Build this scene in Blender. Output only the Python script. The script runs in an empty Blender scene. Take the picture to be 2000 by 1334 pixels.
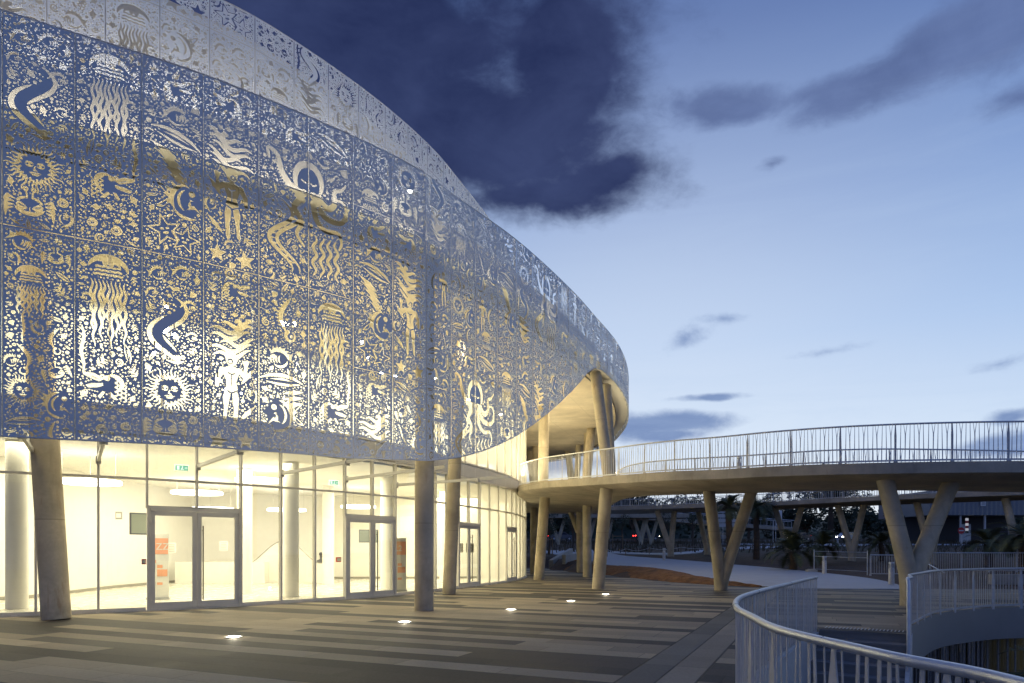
import bpy, math, random
import numpy as np
from mathutils import Vector, Matrix
from mathutils.geometry import tessellate_polygon
random.seed(11)
R = math.radians
S = bpy.context.scene
col = S.collection
PI = math.pi

# ------------------------------------------------------------------ camera
F = 1333.0; CX = 1000.0; HY = 1074.0; EYE = 1.6        # pixel focal length and horizon of the 2000 px wide photograph
cam = bpy.data.cameras.new('camera'); camo = bpy.data.objects.new('camera', cam); col.objects.link(camo)
camo.location = (0, 0, EYE); camo.rotation_euler = (R(90), 0, 0)
cam.sensor_width = 36; cam.lens = F/2000*36; cam.shift_y = (HY-667)/2000.0
cam.clip_start = 0.05; cam.clip_end = 3000
S.camera = camo
S.render.resolution_x = 1024; S.render.resolution_y = 683
S.view_settings.view_transform = 'Standard'; S.view_settings.look = 'None'
S.view_settings.exposure = 0.0; S.view_settings.gamma = 1
S.cycles.use_denoising = True
S.cycles.max_bounces = 7; S.cycles.diffuse_bounces = 4; S.cycles.glossy_bounces = 3
S.cycles.transparent_max_bounces = 14; S.cycles.transmission_bounces = 4
S.cycles.caustics_reflective = False; S.cycles.caustics_refractive = False
S.cycles.sample_clamp_indirect = 6.0

def azel(px, py):
    x, y, z = (px-CX)/F, 1.0, (HY-py)/F
    return math.atan2(x, y), math.atan2(z, math.hypot(x, y))

# ------------------------------------------------------------------ node helpers
class NT:
    def __init__(s, nt): s.nt = nt; s.n = nt.nodes; s.l = nt.links
    def new(s, t, **k):
        n = s.n.new(t)
        for a, b in k.items(): setattr(n, a, b)
        return n
    def put(s, sock, v):
        if v is None: return
        if hasattr(v, 'is_output'): s.l.new(v, sock)
        else: sock.default_value = v
    def m(s, op, a, b=None, c=None, clamp=False):
        n = s.new('ShaderNodeMath', operation=op); n.use_clamp = clamp
        s.put(n.inputs[0], a); s.put(n.inputs[1], b); s.put(n.inputs[2], c)
        return n.outputs[0]
    def mr(s, v, a, b, c=0.0, d=1.0, smooth=False):
        n = s.new('ShaderNodeMapRange', interpolation_type='SMOOTHSTEP' if smooth else 'LINEAR')
        for i, q in enumerate((v, a, b, c, d)): s.put(n.inputs[i], q)
        return n.outputs[0]
    def mix(s, f, a, b, mode='MIX'):
        n = s.new('ShaderNodeMix', data_type='RGBA', blend_type=mode)
        s.put(n.inputs[0], f); s.put(n.inputs[6], c4(a)); s.put(n.inputs[7], c4(b))
        return n.outputs[2]
    def noise(s, vec, scale, detail=4, rough=.55, dist=0.0):
        n = s.new('ShaderNodeTexNoise')
        s.put(n.inputs['Vector'], vec); n.inputs['Scale'].default_value = scale
        n.inputs['Detail'].default_value = detail; n.inputs['Roughness'].default_value = rough
        n.inputs['Distortion'].default_value = dist
        return n.outputs[0]
    def scale(s, vec, v):
        n = s.new('ShaderNodeVectorMath', operation='MULTIPLY'); s.put(n.inputs[0], vec); n.inputs[1].default_value = v
        return n.outputs[0]
    def comb(s, x, y, z):
        n = s.new('ShaderNodeCombineXYZ')
        for i, v in enumerate((x, y, z)): s.put(n.inputs[i], v)
        return n.outputs[0]
    def sep(s, v):
        n = s.new('ShaderNodeSeparateXYZ'); s.put(n.inputs[0], v); return n.outputs
    def ramp(s, f, stops):
        n = s.new('ShaderNodeValToRGB'); s.put(n.inputs[0], f)
        e = n.color_ramp.elements
        while len(e) < len(stops): e.new(.5)
        for q, (p, c) in zip(e, stops): q.position = p; q.color = c4(c)
        return n.outputs[0]
def c4(c):
    if isinstance(c, float): return (c, c, c, 1.0)
    if isinstance(c, (tuple, list)) and len(c) == 3: return (*c, 1.0)
    return c

# ------------------------------------------------------------------ world: dusk sky with clouds
W = bpy.data.worlds.new('World'); S.world = W; W.use_nodes = True
def build_world():
    t = NT(W.node_tree); t.n.clear()
    tc = t.new('ShaderNodeTexCoord').outputs['Generated']
    x, y, z = t.sep(tc)
    az = t.m('ARCTAN2', x, y); el = t.m('ARCSINE', z)
    side = t.mr(t.m('ADD', y, t.m('MULTIPLY', x, .65)), -0.30, 0.85, 0, 1, True)             # 1 towards the afterglow, 0 behind
    glow = t.ramp(t.mr(el, -0.02, 1.2), [
        (0.0, (.90, .93, .96)), (.055, (.82, .89, .96)), (.13, (.60, .74, .93)), (.25, (.275, .46, .80)),
        (.38, (.125, .262, .60)), (.54, (.058, .138, .40)), (1.0, (.05, .10, .29))])
    back = t.ramp(t.mr(el, -0.02, 1.2), [(0.0, (.10, .15, .34)), (.3, (.105, .18, .47)), (1.0, (.045, .085, .26))])
    sky = t.mix(side, back, glow)
    # the afterglow is strongest low and just right of the building
    ga, ge = azel(1220, 740)
    g = t.m('MULTIPLY', t.m('POWER', t.m('SUBTRACT', az, ga), 2.0), 3.0)
    g = t.m('ADD', g, t.m('MULTIPLY', t.m('POWER', t.m('SUBTRACT', el, ge), 2.0), 9.0))
    g = t.m('EXPONENT', t.m('MULTIPLY', g, -1.0))
    sky = t.mix(t.m('MULTIPLY', g, .50), sky, (.86, .92, .99))
    # clouds: soft ellipses in azimuth and elevation, broken up by noise
    nv = t.scale(tc, (1.0, 1.0, 1.9))
    n1 = t.noise(nv, 3.4, 8, .6, .5); n2 = t.noise(nv, 8.0, 8, .62, .4)
    wa = t.noise(t.scale(tc, (1.0, 1.0, 1.5)), 4.5, 5, .6); wb = t.noise(t.scale(tc, (-1.0, 1.1, 1.6)), 5.5, 5, .6)
    az2 = t.m('ADD', az, t.m('MULTIPLY', t.m('SUBTRACT', wa, .5), .26)); el2 = t.m('ADD', el, t.m('MULTIPLY', t.m('SUBTRACT', wb, .5), .16))
    az3 = t.m('ADD', az, t.m('MULTIPLY', t.m('SUBTRACT', wa, .5), .14)); el3 = t.m('ADD', el, t.m('MULTIPLY', t.m('SUBTRACT', wb, .5), .05))
    nn = t.m('ADD', t.m('MULTIPLY', t.m('SUBTRACT', n1, .5), 2.6), t.m('MULTIPLY', t.m('SUBTRACT', n2, .5), 1.3))
    n3 = t.noise(nv, 20.0, 6, .65, .3); nb = t.m('ADD', nn, t.m('MULTIPLY', t.m('SUBTRACT', n3, .5), 1.5))
    def group(blobs, amp, lo, hi, A, E):
        tot = None
        for (px, py, rx, ry, rot, s) in blobs:
            a0, e0 = azel(px, py)
            a1, _ = azel(px+rx, py); _, e1 = azel(px, py-ry)
            ra, re = abs(a1-a0), abs(e1-e0)
            da, de = t.m('SUBTRACT', A, a0), t.m('SUBTRACT', E, e0)
            c, q = math.cos(rot), math.sin(rot)
            u = t.m('ADD', t.m('MULTIPLY', da, c/ra), t.m('MULTIPLY', de, q/ra))
            v = t.m('ADD', t.m('MULTIPLY', da, -q/re), t.m('MULTIPLY', de, c/re))
            d = t.m('SQRT', t.m('ADD', t.m('MULTIPLY', u, u), t.m('MULTIPLY', v, v)))
            b = t.m('MULTIPLY', t.m('SUBTRACT', 1.6, d), s)
            tot = b if tot is None else t.m('SMOOTH_MAX', tot, b, .35)
        return t.mr(t.m('ADD', tot, t.m('MULTIPLY', nb, amp)), lo, hi, 0, 1, True)
    az4 = t.m('ADD', az, t.m('MULTIPLY', t.m('SUBTRACT', wa, .5), .10)); el4 = t.m('ADD', el, t.m('MULTIPLY', t.m('SUBTRACT', wb, .5), .07))
    big = group([(700, 100, 420, 300, 0, 1.2), (560, -60, 620, 260, 0, 1.2), (1090, 110, 145, 250, 0, 1.25), (930, 260, 270, 170, 0, 1.2),
                 (1170, 350, 150, 70, .0, 1), (1050, 400, 250, 46, .0, 1)], .50, .20, 1.25, az4, el4)
    c = t.mix(big, sky, t.mix(t.mr(nn, -.6, .9), (.017, .027, .090), (.058, .082, .200)))
    mid = group([(1400, 205, 120, 42, -.05, 1), (1820, 95, 300, 60, .2, 1.05), (1700, 150, 200, 40, .25, .9), (1980, 30, 190, 80, .2, .9), (1980, 200, 110, 40, 0, .6), (1620, 170, 160, 26, .1, .6),
                 (1480, 328, 40, 16, 0, .6)], .62, .25, 1.25, az3, el3)
    c = t.mix(t.m('MULTIPLY', mid, .80), c, t.mix(t.mr(nn, -.6, .9), (.042, .066, .185), (.14, .20, .41)))
    low = group([(1395, 775, 80, 9, 0, 1), (1340, 826, 130, 24, .0, 1.1), (1240, 838, 70, 26, 0, 1), (1300, 850, 120, 12, 0, 1), (1985, 868, 130, 26, .05, 1), (1975, 815, 60, 16, .1, .8),
                 (1345, 655, 60, 30, .4, .5), (1400, 622, 46, 14, -.1, .5), (1100, 905, 110, 24, .0, .9), (1960, 712, 80, 20, .1, .5), (1600, 690, 150, 14, .05, .35)], .55, .35, 1.2, t.m('ADD', az, t.m('MULTIPLY', t.m('SUBTRACT', wa, .5), .10)), t.m('ADD', el, t.m('MULTIPLY', t.m('SUBTRACT', wb, .5), .022)))
    c = t.mix(t.m('MULTIPLY', low, .85), c, (.115, .20, .44))
    veil = t.mr(t.noise(t.scale(tc, (1.0, 1.0, 7.0)), 3.4, 9, .68, .8), .40, .72, 0, 1, True)
    veil = t.m('MULTIPLY', t.m('MULTIPLY', veil, t.mr(el, .62, .05, 0, .30)), t.m('SUBTRACT', 1.0, t.m('MULTIPLY', big, .9)))
    c = t.mix(veil, c, (.50, .64, .86))
    c = t.mix(t.mr(z, -.02, -.06), c, (.03, .035, .05))
    bg = t.new('ShaderNodeBackground'); t.put(bg.inputs[0], c); bg.inputs[1].default_value = 1.0
    out = t.new('ShaderNodeOutputWorld'); t.l.new(bg.outputs[0], out.inputs[0])
build_world()

# ------------------------------------------------------------------ sun: the last faint glow after sunset
sl = bpy.data.lights.new('sun', 'SUN'); sl.energy = 0.10; sl.angle = R(40); sl.color = (.80, .88, 1.0)
so = bpy.data.objects.new('sun', sl); col.objects.link(so)
so.rotation_euler = Vector((-.25, -1.0, -.42)).to_track_quat('-Z', 'Y').to_euler()

WARM = (1.0, .86, .54); WHT = (1.0, .92, .64)
def area(name, loc, target, sx, sy, watts, color=WARM, spread=PI):
    l = bpy.data.lights.new(name, 'AREA'); l.shape = 'RECTANGLE'; l.size = sx; l.size_y = sy
    l.energy = watts; l.color = color; l.spread = spread
    o = bpy.data.objects.new(name, l); col.objects.link(o); o.location = loc
    o.rotation_euler = (Vector(target)-Vector(loc)).to_track_quat('-Z', 'Y').to_euler()
    return o

# ------------------------------------------------------------------ object helpers
def tag(o, label=None, cat=None, group=None, kind=None):
    if label: o['label'] = label
    if cat: o['category'] = cat
    if group: o['group'] = group
    if kind: o['kind'] = kind
    return o
def empty(name, loc=(0, 0, 0), rz=0, label=None, cat=None, group=None, parent=None):
    o = bpy.data.objects.new(name, None); col.objects.link(o)
    o.location = loc; o.rotation_euler = (0, 0, rz); o.empty_display_size = .2
    if parent: o.parent = parent
    return tag(o, label, cat, group)
class MB:
    def __init__(s): s.v = []; s.f = []; s.mi = []; s.cur = 0
    def add(s, vs, fs):
        b = len(s.v); s.v += [tuple(v) for v in vs]
        s.f += [tuple(b+i for i in f) for f in fs]; s.mi += [s.cur]*len(fs)
        return s
    def quad(s, a, b, c, d): return s.add([a, b, c, d], [(0, 1, 2, 3)])
    def box(s, c, d, rz=0, tilt=None):
        x, y, z = d[0]/2, d[1]/2, d[2]/2
        m = Matrix.Rotation(rz, 3, 'Z')
        if tilt is not None: m = m @ tilt
        vs = [Vector(c)+m @ Vector((i*x, j*y, k*z)) for k in (-1, 1) for j in (-1, 1) for i in (-1, 1)]
        return s.add(vs, [(0, 2, 3, 1), (4, 5, 7, 6), (0, 1, 5, 4), (1, 3, 7, 5), (3, 2, 6, 7), (2, 0, 4, 6)])
    def bar(s, p, q, w, t, side=None):
        """flat bar from p to q: w along 'side' (horizontal), t across it"""
        p, q = Vector(p), Vector(q); d = (q-p).normalized()
        a = Vector(side).normalized() if side is not None else d.cross(Vector((0, 0, 1)))
        if a.length < 1e-4: a = Vector((1, 0, 0))
        a = (a-d*a.dot(d)).normalized(); b = d.cross(a)
        w2 = w if isinstance(w, tuple) else (w, w)
        vs = []
        for pt, ww in ((p, w2[0]), (q, w2[1])):
            vs += [pt+a*ww/2+b*t/2, pt-a*ww/2+b*t/2, pt-a*ww/2-b*t/2, pt+a*ww/2-b*t/2]
        return s.add(vs, [(0, 1, 2, 3), (7, 6, 5, 4), (0, 4, 5, 1), (1, 5, 6, 2), (2, 6, 7, 3), (3, 7, 4, 0)])
    def tube(s, pts, r, n=12, cap=True):
        pts = [Vector(p) for p in pts]
        rs = r if isinstance(r, (list, tuple)) else [r]*len(pts)
        b = len(s.v); fs = []; vs = []
        t0 = (pts[1]-pts[0]).normalized()
        up = Vector((0, 0, 1)) if abs(t0.z) < .9 else Vector((1, 0, 0))
        a = t0.cross(up).normalized()
        for i, p in enumerate(pts):
            t = (pts[min(i+1, len(pts)-1)]-pts[max(i-1, 0)]).normalized()
            a = (a-t*a.dot(t)).normalized(); c = t.cross(a)
            for k in range(n):
                q = 2*PI*k/n
                vs.append(p+(a*math.cos(q)+c*math.sin(q))*rs[i])
        for i in range(len(pts)-1):
            for k in range(n):
                k2 = (k+1) % n
                fs.append((i*n+k, i*n+k2, (i+1)*n+k2, (i+1)*n+k))
        if cap:
            fs.append(tuple(reversed(range(n)))); fs.append(tuple((len(pts)-1)*n+k for k in range(n)))
        return s.add(vs, fs)
    def lathe(s, c, prof, n=20):
        vs = []; fs = []
        for (r, z) in prof:
            for k in range(n): vs.append((c[0]+r*math.cos(2*PI*k/n), c[1]+r*math.sin(2*PI*k/n), c[2]+z))
        for i in range(len(prof)-1):
            for k in range(n):
                k2 = (k+1) % n; fs.append((i*n+k, i*n+k2, (i+1)*n+k2, (i+1)*n+k))
        fs.append(tuple(reversed(range(n)))); fs.append(tuple((len(prof)-1)*n+k for k in range(n)))
        return s.add(vs, fs)
    def ribbon(s, A, B, flip=False):
        """quads between two polylines"""
        n = len(A); vs = list(A)+list(B)
        fs = [((i, i+1, n+i+1, n+i) if not flip else (i, n+i, n+i+1, i+1)) for i in range(n-1)]
        return s.add(vs, fs)
    def poly(s, loops, up=True):
        """flat-ish polygon with holes, loops of (x,y,z)"""
        tr = tessellate_polygon([[Vector(p) for p in l] for l in loops])
        flat = [Vector(p) for l in loops for p in l]; fs = []
        for t in tr:
            n = (flat[t[1]]-flat[t[0]]).cross(flat[t[2]]-flat[t[0]])
            if n.length < 1e-9: continue
            fs.append(tuple(t) if (n.z > 0) == up else tuple(reversed(t)))
        return s.add(flat, fs)
    def build(s, name, mat, parent=None, smooth=False, loc=None):
        me = bpy.data.meshes.new(name)
        vs = s.v
        if loc is not None: vs = [(v[0]-loc[0], v[1]-loc[1], v[2]-loc[2]) for v in vs]
        me.from_pydata([tuple(v) for v in vs], [], s.f); me.update()
        for mm in (mat if isinstance(mat, (list, tuple)) else [mat]): me.materials.append(mm)
        if isinstance(mat, (list, tuple)): me.polygons.foreach_set('material_index', s.mi)
        if smooth:
            me.polygons.foreach_set('use_smooth', [True]*len(me.polygons))
            if smooth != 'all': me.set_sharp_from_angle(angle=R(35))
        o = bpy.data.objects.new(name, me); col.objects.link(o)
        if loc is not None: o.location = loc
        if parent: o.parent = parent
        return o
def sub(a, b): return Vector(a)-Vector(b)
def ray(px, d): return (px-CX)/F*d
def P(px, py, d): return Vector((ray(px, d), d, EYE+(HY-py)/F*d))
def copy_tree(o, parent=None):
    c = o.copy(); col.objects.link(c)
    if parent: c.parent = parent
    for ch in list(o.children): copy_tree(ch, c)
    return c

class Curve2:
    """smooth plan curve through points, with arc length"""
    def __init__(s, pts, n=24):
        p = [np.array(q, float) for q in pts]; p = [2*p[0]-p[1]]+p+[2*p[-1]-p[-2]]; out = []
        for i in range(1, len(p)-2):
            for k in range(n):
                t = k/n
                t0, t1, t2, t3 = 0, np.linalg.norm(p[i]-p[i-1])**.5, 0, 0
                t2 = t1+np.linalg.norm(p[i+1]-p[i])**.5; t3 = t2+np.linalg.norm(p[i+2]-p[i+1])**.5
                tt = t1+(t2-t1)*t
                A1 = (t1-tt)/(t1-t0)*p[i-1]+(tt-t0)/(t1-t0)*p[i]
                A2 = (t2-tt)/(t2-t1)*p[i]+(tt-t1)/(t2-t1)*p[i+1]
                A3 = (t3-tt)/(t3-t2)*p[i+1]+(tt-t2)/(t3-t2)*p[i+2]
                B1 = (t2-tt)/(t2-t0)*A1+(tt-t0)/(t2-t0)*A2
                B2 = (t3-tt)/(t3-t1)*A2+(tt-t1)/(t3-t1)*A3
                out.append((t2-tt)/(t2-t1)*B1+(tt-t1)/(t2-t1)*B2)
        out.append(p[-2]); s.p = np.array(out)
        s.s = np.concatenate([[0], np.cumsum(np.linalg.norm(np.diff(s.p, axis=0), axis=1))]); s.L = s.s[-1]
    def at(s, u): return np.array([np.interp(u, s.s, s.p[:, k]) for k in range(s.p.shape[1])])
    def tan(s, u):
        d = s.at(min(u+.1, s.L))[:2]-s.at(max(u-.1, 0))[:2]; return d/np.linalg.norm(d)
    def nor(s, u):                                     # outward = right-hand side of travel
        t = s.tan(u); return np.array([t[1], -t[0]])
    def off(s, u, k): return s.at(u)[:2]+s.nor(u)*k
    def ray(s, px):                                    # first crossing of the sight line of a photo column
        q = s.p[:, 0]/np.maximum(s.p[:, 1], .01)*F+CX
        for i in range(len(q)-1):
            if (q[i]-px)*(q[i+1]-px) <= 0 and q[i] != q[i+1]:
                return s.s[i]+(px-q[i])/(q[i+1]-q[i])*(s.s[i+1]-s.s[i])
        return s.s[int(np.argmin(abs(q-px)))]

# ------------------------------------------------------------------ materials
MATS = {}
def principled(name, color=(.5, .5, .5), rough=.6, metal=0.0, spec=.5, emit=None, estr=0):
    m = bpy.data.materials.new(name); m.use_nodes = True; t = NT(m.node_tree)
    b = t.n['Principled BSDF']
    b.inputs['Base Color'].default_value = c4(color); b.inputs['Roughness'].default_value = rough
    b.inputs['Metallic'].default_value = metal; b.inputs['Specular IOR Level'].default_value = spec
    if emit: b.inputs['Emission Color'].default_value = c4(emit); b.inputs['Emission Strength'].default_value = estr
    MATS[name] = m
    return m, t, b
def bump(t, b, h, strength=.3, dist=.01):
    n = t.new('ShaderNodeBump'); n.inputs['Strength'].default_value = strength; n.inputs['Distance'].default_value = dist
    t.put(n.inputs['Height'], h); t.l.new(n.outputs[0], b.inputs['Normal'])
def geo_pos(t): return t.new('ShaderNodeNewGeometry').outputs['Position']

def concrete(name, base, var=.30, boards=False, streak=True):
    m, t, b = principled(name, base, .78)
    p = geo_pos(t)
    n = t.noise(p, .9, 6, .6, .3); n2 = t.noise(p, 14, 4, .6); n3 = t.noise(t.scale(p, (3.0, 3.0, .35)), 1.6, 5, .6)
    lo = tuple(c*(1-var) for c in base); hi = tuple(min(1, c*(1+var*.55)) for c in base)
    c = t.mix(t.mr(n, .32, .68), lo, hi)
    c = t.mix(t.mr(n2, .3, .75, 0, .35), c, tuple(k*.72 for k in base))
    if streak: c = t.mix(t.mr(n3, .56, .74, 0, .45), c, tuple(k*.52 for k in base))
    sp = t.noise(p, 60, 2, .5); c = t.mix(t.mr(sp, .70, .78, 0, .35), c, tuple(k*.5 for k in base))
    if not boards and streak:
        zz = t.sep(p)[2]; fz = t.m('FRACT', t.m('MULTIPLY', t.m('ADD', zz, .12), 1/2.42)); sl_ = t.mr(t.m('ABSOLUTE', t.m('SUBTRACT', fz, .5)), .4935, .498)
        c = t.mix(t.m('MULTIPLY', sl_, .55), c, tuple(k*.4 for k in base))
        dirt = t.m('MULTIPLY', t.mr(zz, .45, .0), t.mr(t.noise(p, 5, 4, .6), .35, .65)); c = t.mix(t.m('MULTIPLY', dirt, .6), c, tuple(k*.35 for k in base))
        ru = t.noise(t.scale(p, (5.0, 5.0, .9)), 1.1, 6, .65); c = t.mix(t.mr(ru, .60, .72, 0, .5), c, (base[0]*.62, base[1]*.42, base[2]*.28))
        tone = t.m('FLOOR', t.m('MULTIPLY', t.m('ADD', zz, .12), 1/2.42)); c = t.mix(t.m('MULTIPLY', t.m('FRACT', t.m('MULTIPLY', tone, .37)), .28), c, tuple(k*.6 for k in base))
    hgt = n2
    if boards:
        x, y, z = t.sep(p)
        u = t.m('ADD', t.m('MULTIPLY', x, .30), t.m('MULTIPLY', y, .954))
        fr = t.m('FRACT', t.m('MULTIPLY', u, 1/1.25)); line = t.mr(t.m('ABSOLUTE', t.m('SUBTRACT', fr, .5)), .488, .498)
        v = t.m('ADD', t.m('MULTIPLY', x, .954), t.m('MULTIPLY', y, -.30))
        fr2 = t.m('FRACT', t.m('MULTIPLY', v, 1/2.5)); line2 = t.mr(t.m('ABSOLUTE', t.m('SUBTRACT', fr2, .5)), .493, .4985)
        ln = t.m('MAXIMUM', line, line2)
        c = t.mix(t.m('MULTIPLY', ln, .55), c, tuple(k*.45 for k in base))
        st = t.noise(t.comb(t.m('MULTIPLY', v, .35), t.m('MULTIPLY', u, 2.2), 0.0), 1.5, 5, .65)
        c = t.mix(t.mr(st, .54, .75, 0, .5), c, tuple(k*.5 for k in base))
    t.put(b.inputs['Base Color'], c)
    t.put(b.inputs['Roughness'], t.mr(n, .3, .7, .65, .88))
    bump(t, b, t.m('ADD', hgt, t.m('MULTIPLY', sp, .3)), .25, .006)
    return m
def painted(name, base, rough=.45, metal=0, var=.12, scale=3.0):
    m, t, b = principled(name, base, rough, metal)
    p = geo_pos(t); n = t.noise(p, scale, 5, .6); n2 = t.noise(p, scale*14, 3, .5)
    c = t.mix(t.mr(n, .35, .7), tuple(k*(1-var) for k in base), base)
    c = t.mix(t.mr(n2, .62, .8, 0, var*2), c, tuple(k*.55 for k in base))
    t.put(b.inputs['Base Color'], c); t.put(b.inputs['Roughness'], t.mr(n, .3, .7, rough*.8, min(1, rough*1.25)))
    return m
def emissive(name, c, s):
    m = bpy.data.materials.new(name); m.use_nodes = True; t = NT(m.node_tree); t.n.clear()
    e = t.new('ShaderNodeEmission'); e.inputs[0].default_value = c4(c); e.inputs[1].default_value = s
    o = t.new('ShaderNodeOutputMaterial'); t.l.new(e.outputs[0], o.inputs[0]); MATS[name] = m
    return m
def thin_glass(name, tint, refl=.10, haze=None):
    m = bpy.data.materials.new(name); m.use_nodes = True; t = NT(m.node_tree); t.n.clear()
    tr = t.new('ShaderNodeBsdfTransparent'); tr.inputs[0].default_value = c4(tint)
    gl = t.new('ShaderNodeBsdfGlossy'); gl.inputs['Roughness'].default_value = .02
    fr = t.new('ShaderNodeFresnel'); fr.inputs[0].default_value = 1.5
    g = t.new('ShaderNodeNewGeometry'); f = t.m('MULTIPLY', fr.outputs[0], 1.5, clamp=True)
    f = t.m('ADD', f, refl*.3, clamp=True)
    mx = t.new('ShaderNodeMixShader'); t.put(mx.inputs[0], f); t.l.new(tr.outputs[0], mx.inputs[1]); t.l.new(gl.outputs[0], mx.inputs[2])
    last = mx.outputs[0]
    if haze:
        d = t.new('ShaderNodeBsdfTranslucent'); d.inputs[0].default_value = c4(haze[0])
        m2 = t.new('ShaderNodeMixShader'); m2.inputs[0].default_value = haze[1]
        t.l.new(last, m2.inputs[1]); t.l.new(d.outputs[0], m2.inputs[2]); last = m2.outputs[0]
    o = t.new('ShaderNodeOutputMaterial'); t.l.new(last, o.inputs[0]); MATS[name] = m
    return m

M_SCREEN = painted('perforated_aluminium', (.64, .69, .76), .42, 0.0, .10, .8)
M_SEAM = painted('aluminium_trim', (.45, .46, .48), .45)
M_CONC = concrete('column_concrete', (.54, .455, .31), .42)
M_SOFFIT = concrete('board_marked_concrete', (.54, .47, .35), .28, boards=True, streak=False)
M_DECK = concrete('deck_concrete', (.50, .43, .32), .40)
M_STEEL = painted('galvanised_steel', (.62, .64, .66), .34, .45, .22, 6)
M_INFILL = painted('zinc_painted_slats', (.64, .61, .56), .5, .1, .24, 9)
M_RAILW = painted('pale_railing_paint', (.74, .73, .70), .5, 0, .10, 5)
M_FRAME = painted('window_frame_aluminium', (.66, .63, .56), .5, 0, .08)
M_BAND = painted('spandrel_metal', (.50, .48, .45), .5, 0, .10)
M_ARM = painted('white_steel', (.66, .64, .58), .45)
M_GLASS = thin_glass('window_glass', (.94, .95, .91))
M_GLASS2 = thin_glass('frosted_glass', (.80, .80, .74), .1, ((.95, .93, .85), .40))
M_WHITE = painted('interior_white', (.88, .86, .80), .7, 0, .04)
M_SKIRT = painted('grey_skirting', (.35, .33, .29), .6)
M_FLOORIN = painted('interior_floor', (.62, .59, .52), .25, 0, .06)
M_DRUM = painted('drum_render', (.60, .56, .48), .8, 0, .15, .6)
M_LAMP = emissive('lamp_glow', (1.0, .95, .82), 7.0)
M_FLOOD = emissive('flood_glow', (1.0, .97, .88), 40.0)
M_DARK = painted('dark_metal', (.06, .06, .065), .5)
M_HANDLE = painted('bronze_handle', (.14, .12, .10), .35, .6)
M_RED = painted('red_plastic', (.55, .05, .03), .45)
M_ORANGE = painted('orange_print', (.88, .42, .25), .6)
M_PAPER = painted('white_print', (.78, .77, .72), .6)
M_GREEN = emissive('exit_green', (.30, .78, .50), .9)
M_PATH = concrete('path_concrete', (.46, .47, .48), .14, streak=False)
M_KERB = concrete('kerb_concrete', (.50, .46, .38), .2)
M_ASPH = painted('asphalt', (.05, .05, .052), .8, 0, .3, 2)
M_WOODP = painted('timber_stake', (.30, .20, .10), .8, 0, .3, 8)

def soil_mat():
    m, t, b = principled('soil_ground', (.1, .06, .03), .95)
    p = geo_pos(t); x, y, z = t.sep(p)
    n = t.noise(p, 1.3, 8, .65); n2 = t.noise(p, 9, 5, .7); n3 = t.noise(p, .25, 4, .5)
    c = t.mix(t.mr(n, .3, .7), (.052, .031, .018), (.135, .076, .040))
    c = t.mix(t.mr(n2, .55, .8, 0, .6), c, (.018, .012, .008))
    grass = t.m('MULTIPLY', t.mr(n3, .48, .6), t.mr(y, 60, 80))
    c = t.mix(grass, c, t.mix(n2, (.018, .028, .010), (.045, .055, .02)))
    t.put(b.inputs['Base Color'], c); bump(t, b, t.m('ADD', n2, n), .9, .08)
    return m
M_SOIL = soil_mat()
def berm_mat():
    m, t, b = principled('red_soil', (.2, .1, .04), .95)
    p = geo_pos(t); n = t.noise(p, 2.2, 8, .7); n2 = t.noise(p, 14, 5, .7); n3 = t.noise(t.scale(p, (1, 1, 1)), .8, 3)
    c = t.mix(t.mr(n, .3, .7), (.15, .062, .018), (.40, .19, .065)); c = t.mix(t.mr(n2, .5, .78, 0, .6), c, (.06, .026, .01))
    c = t.mix(t.mr(n3, .55, .7, 0, .5), c, (.11, .07, .035))
    t.put(b.inputs['Base Color'], c); bump(t, b, t.m('ADD', n2, t.m('MULTIPLY', n, 2.0)), 1.0, .12)
    return m
M_BERM = berm_mat()

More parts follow.
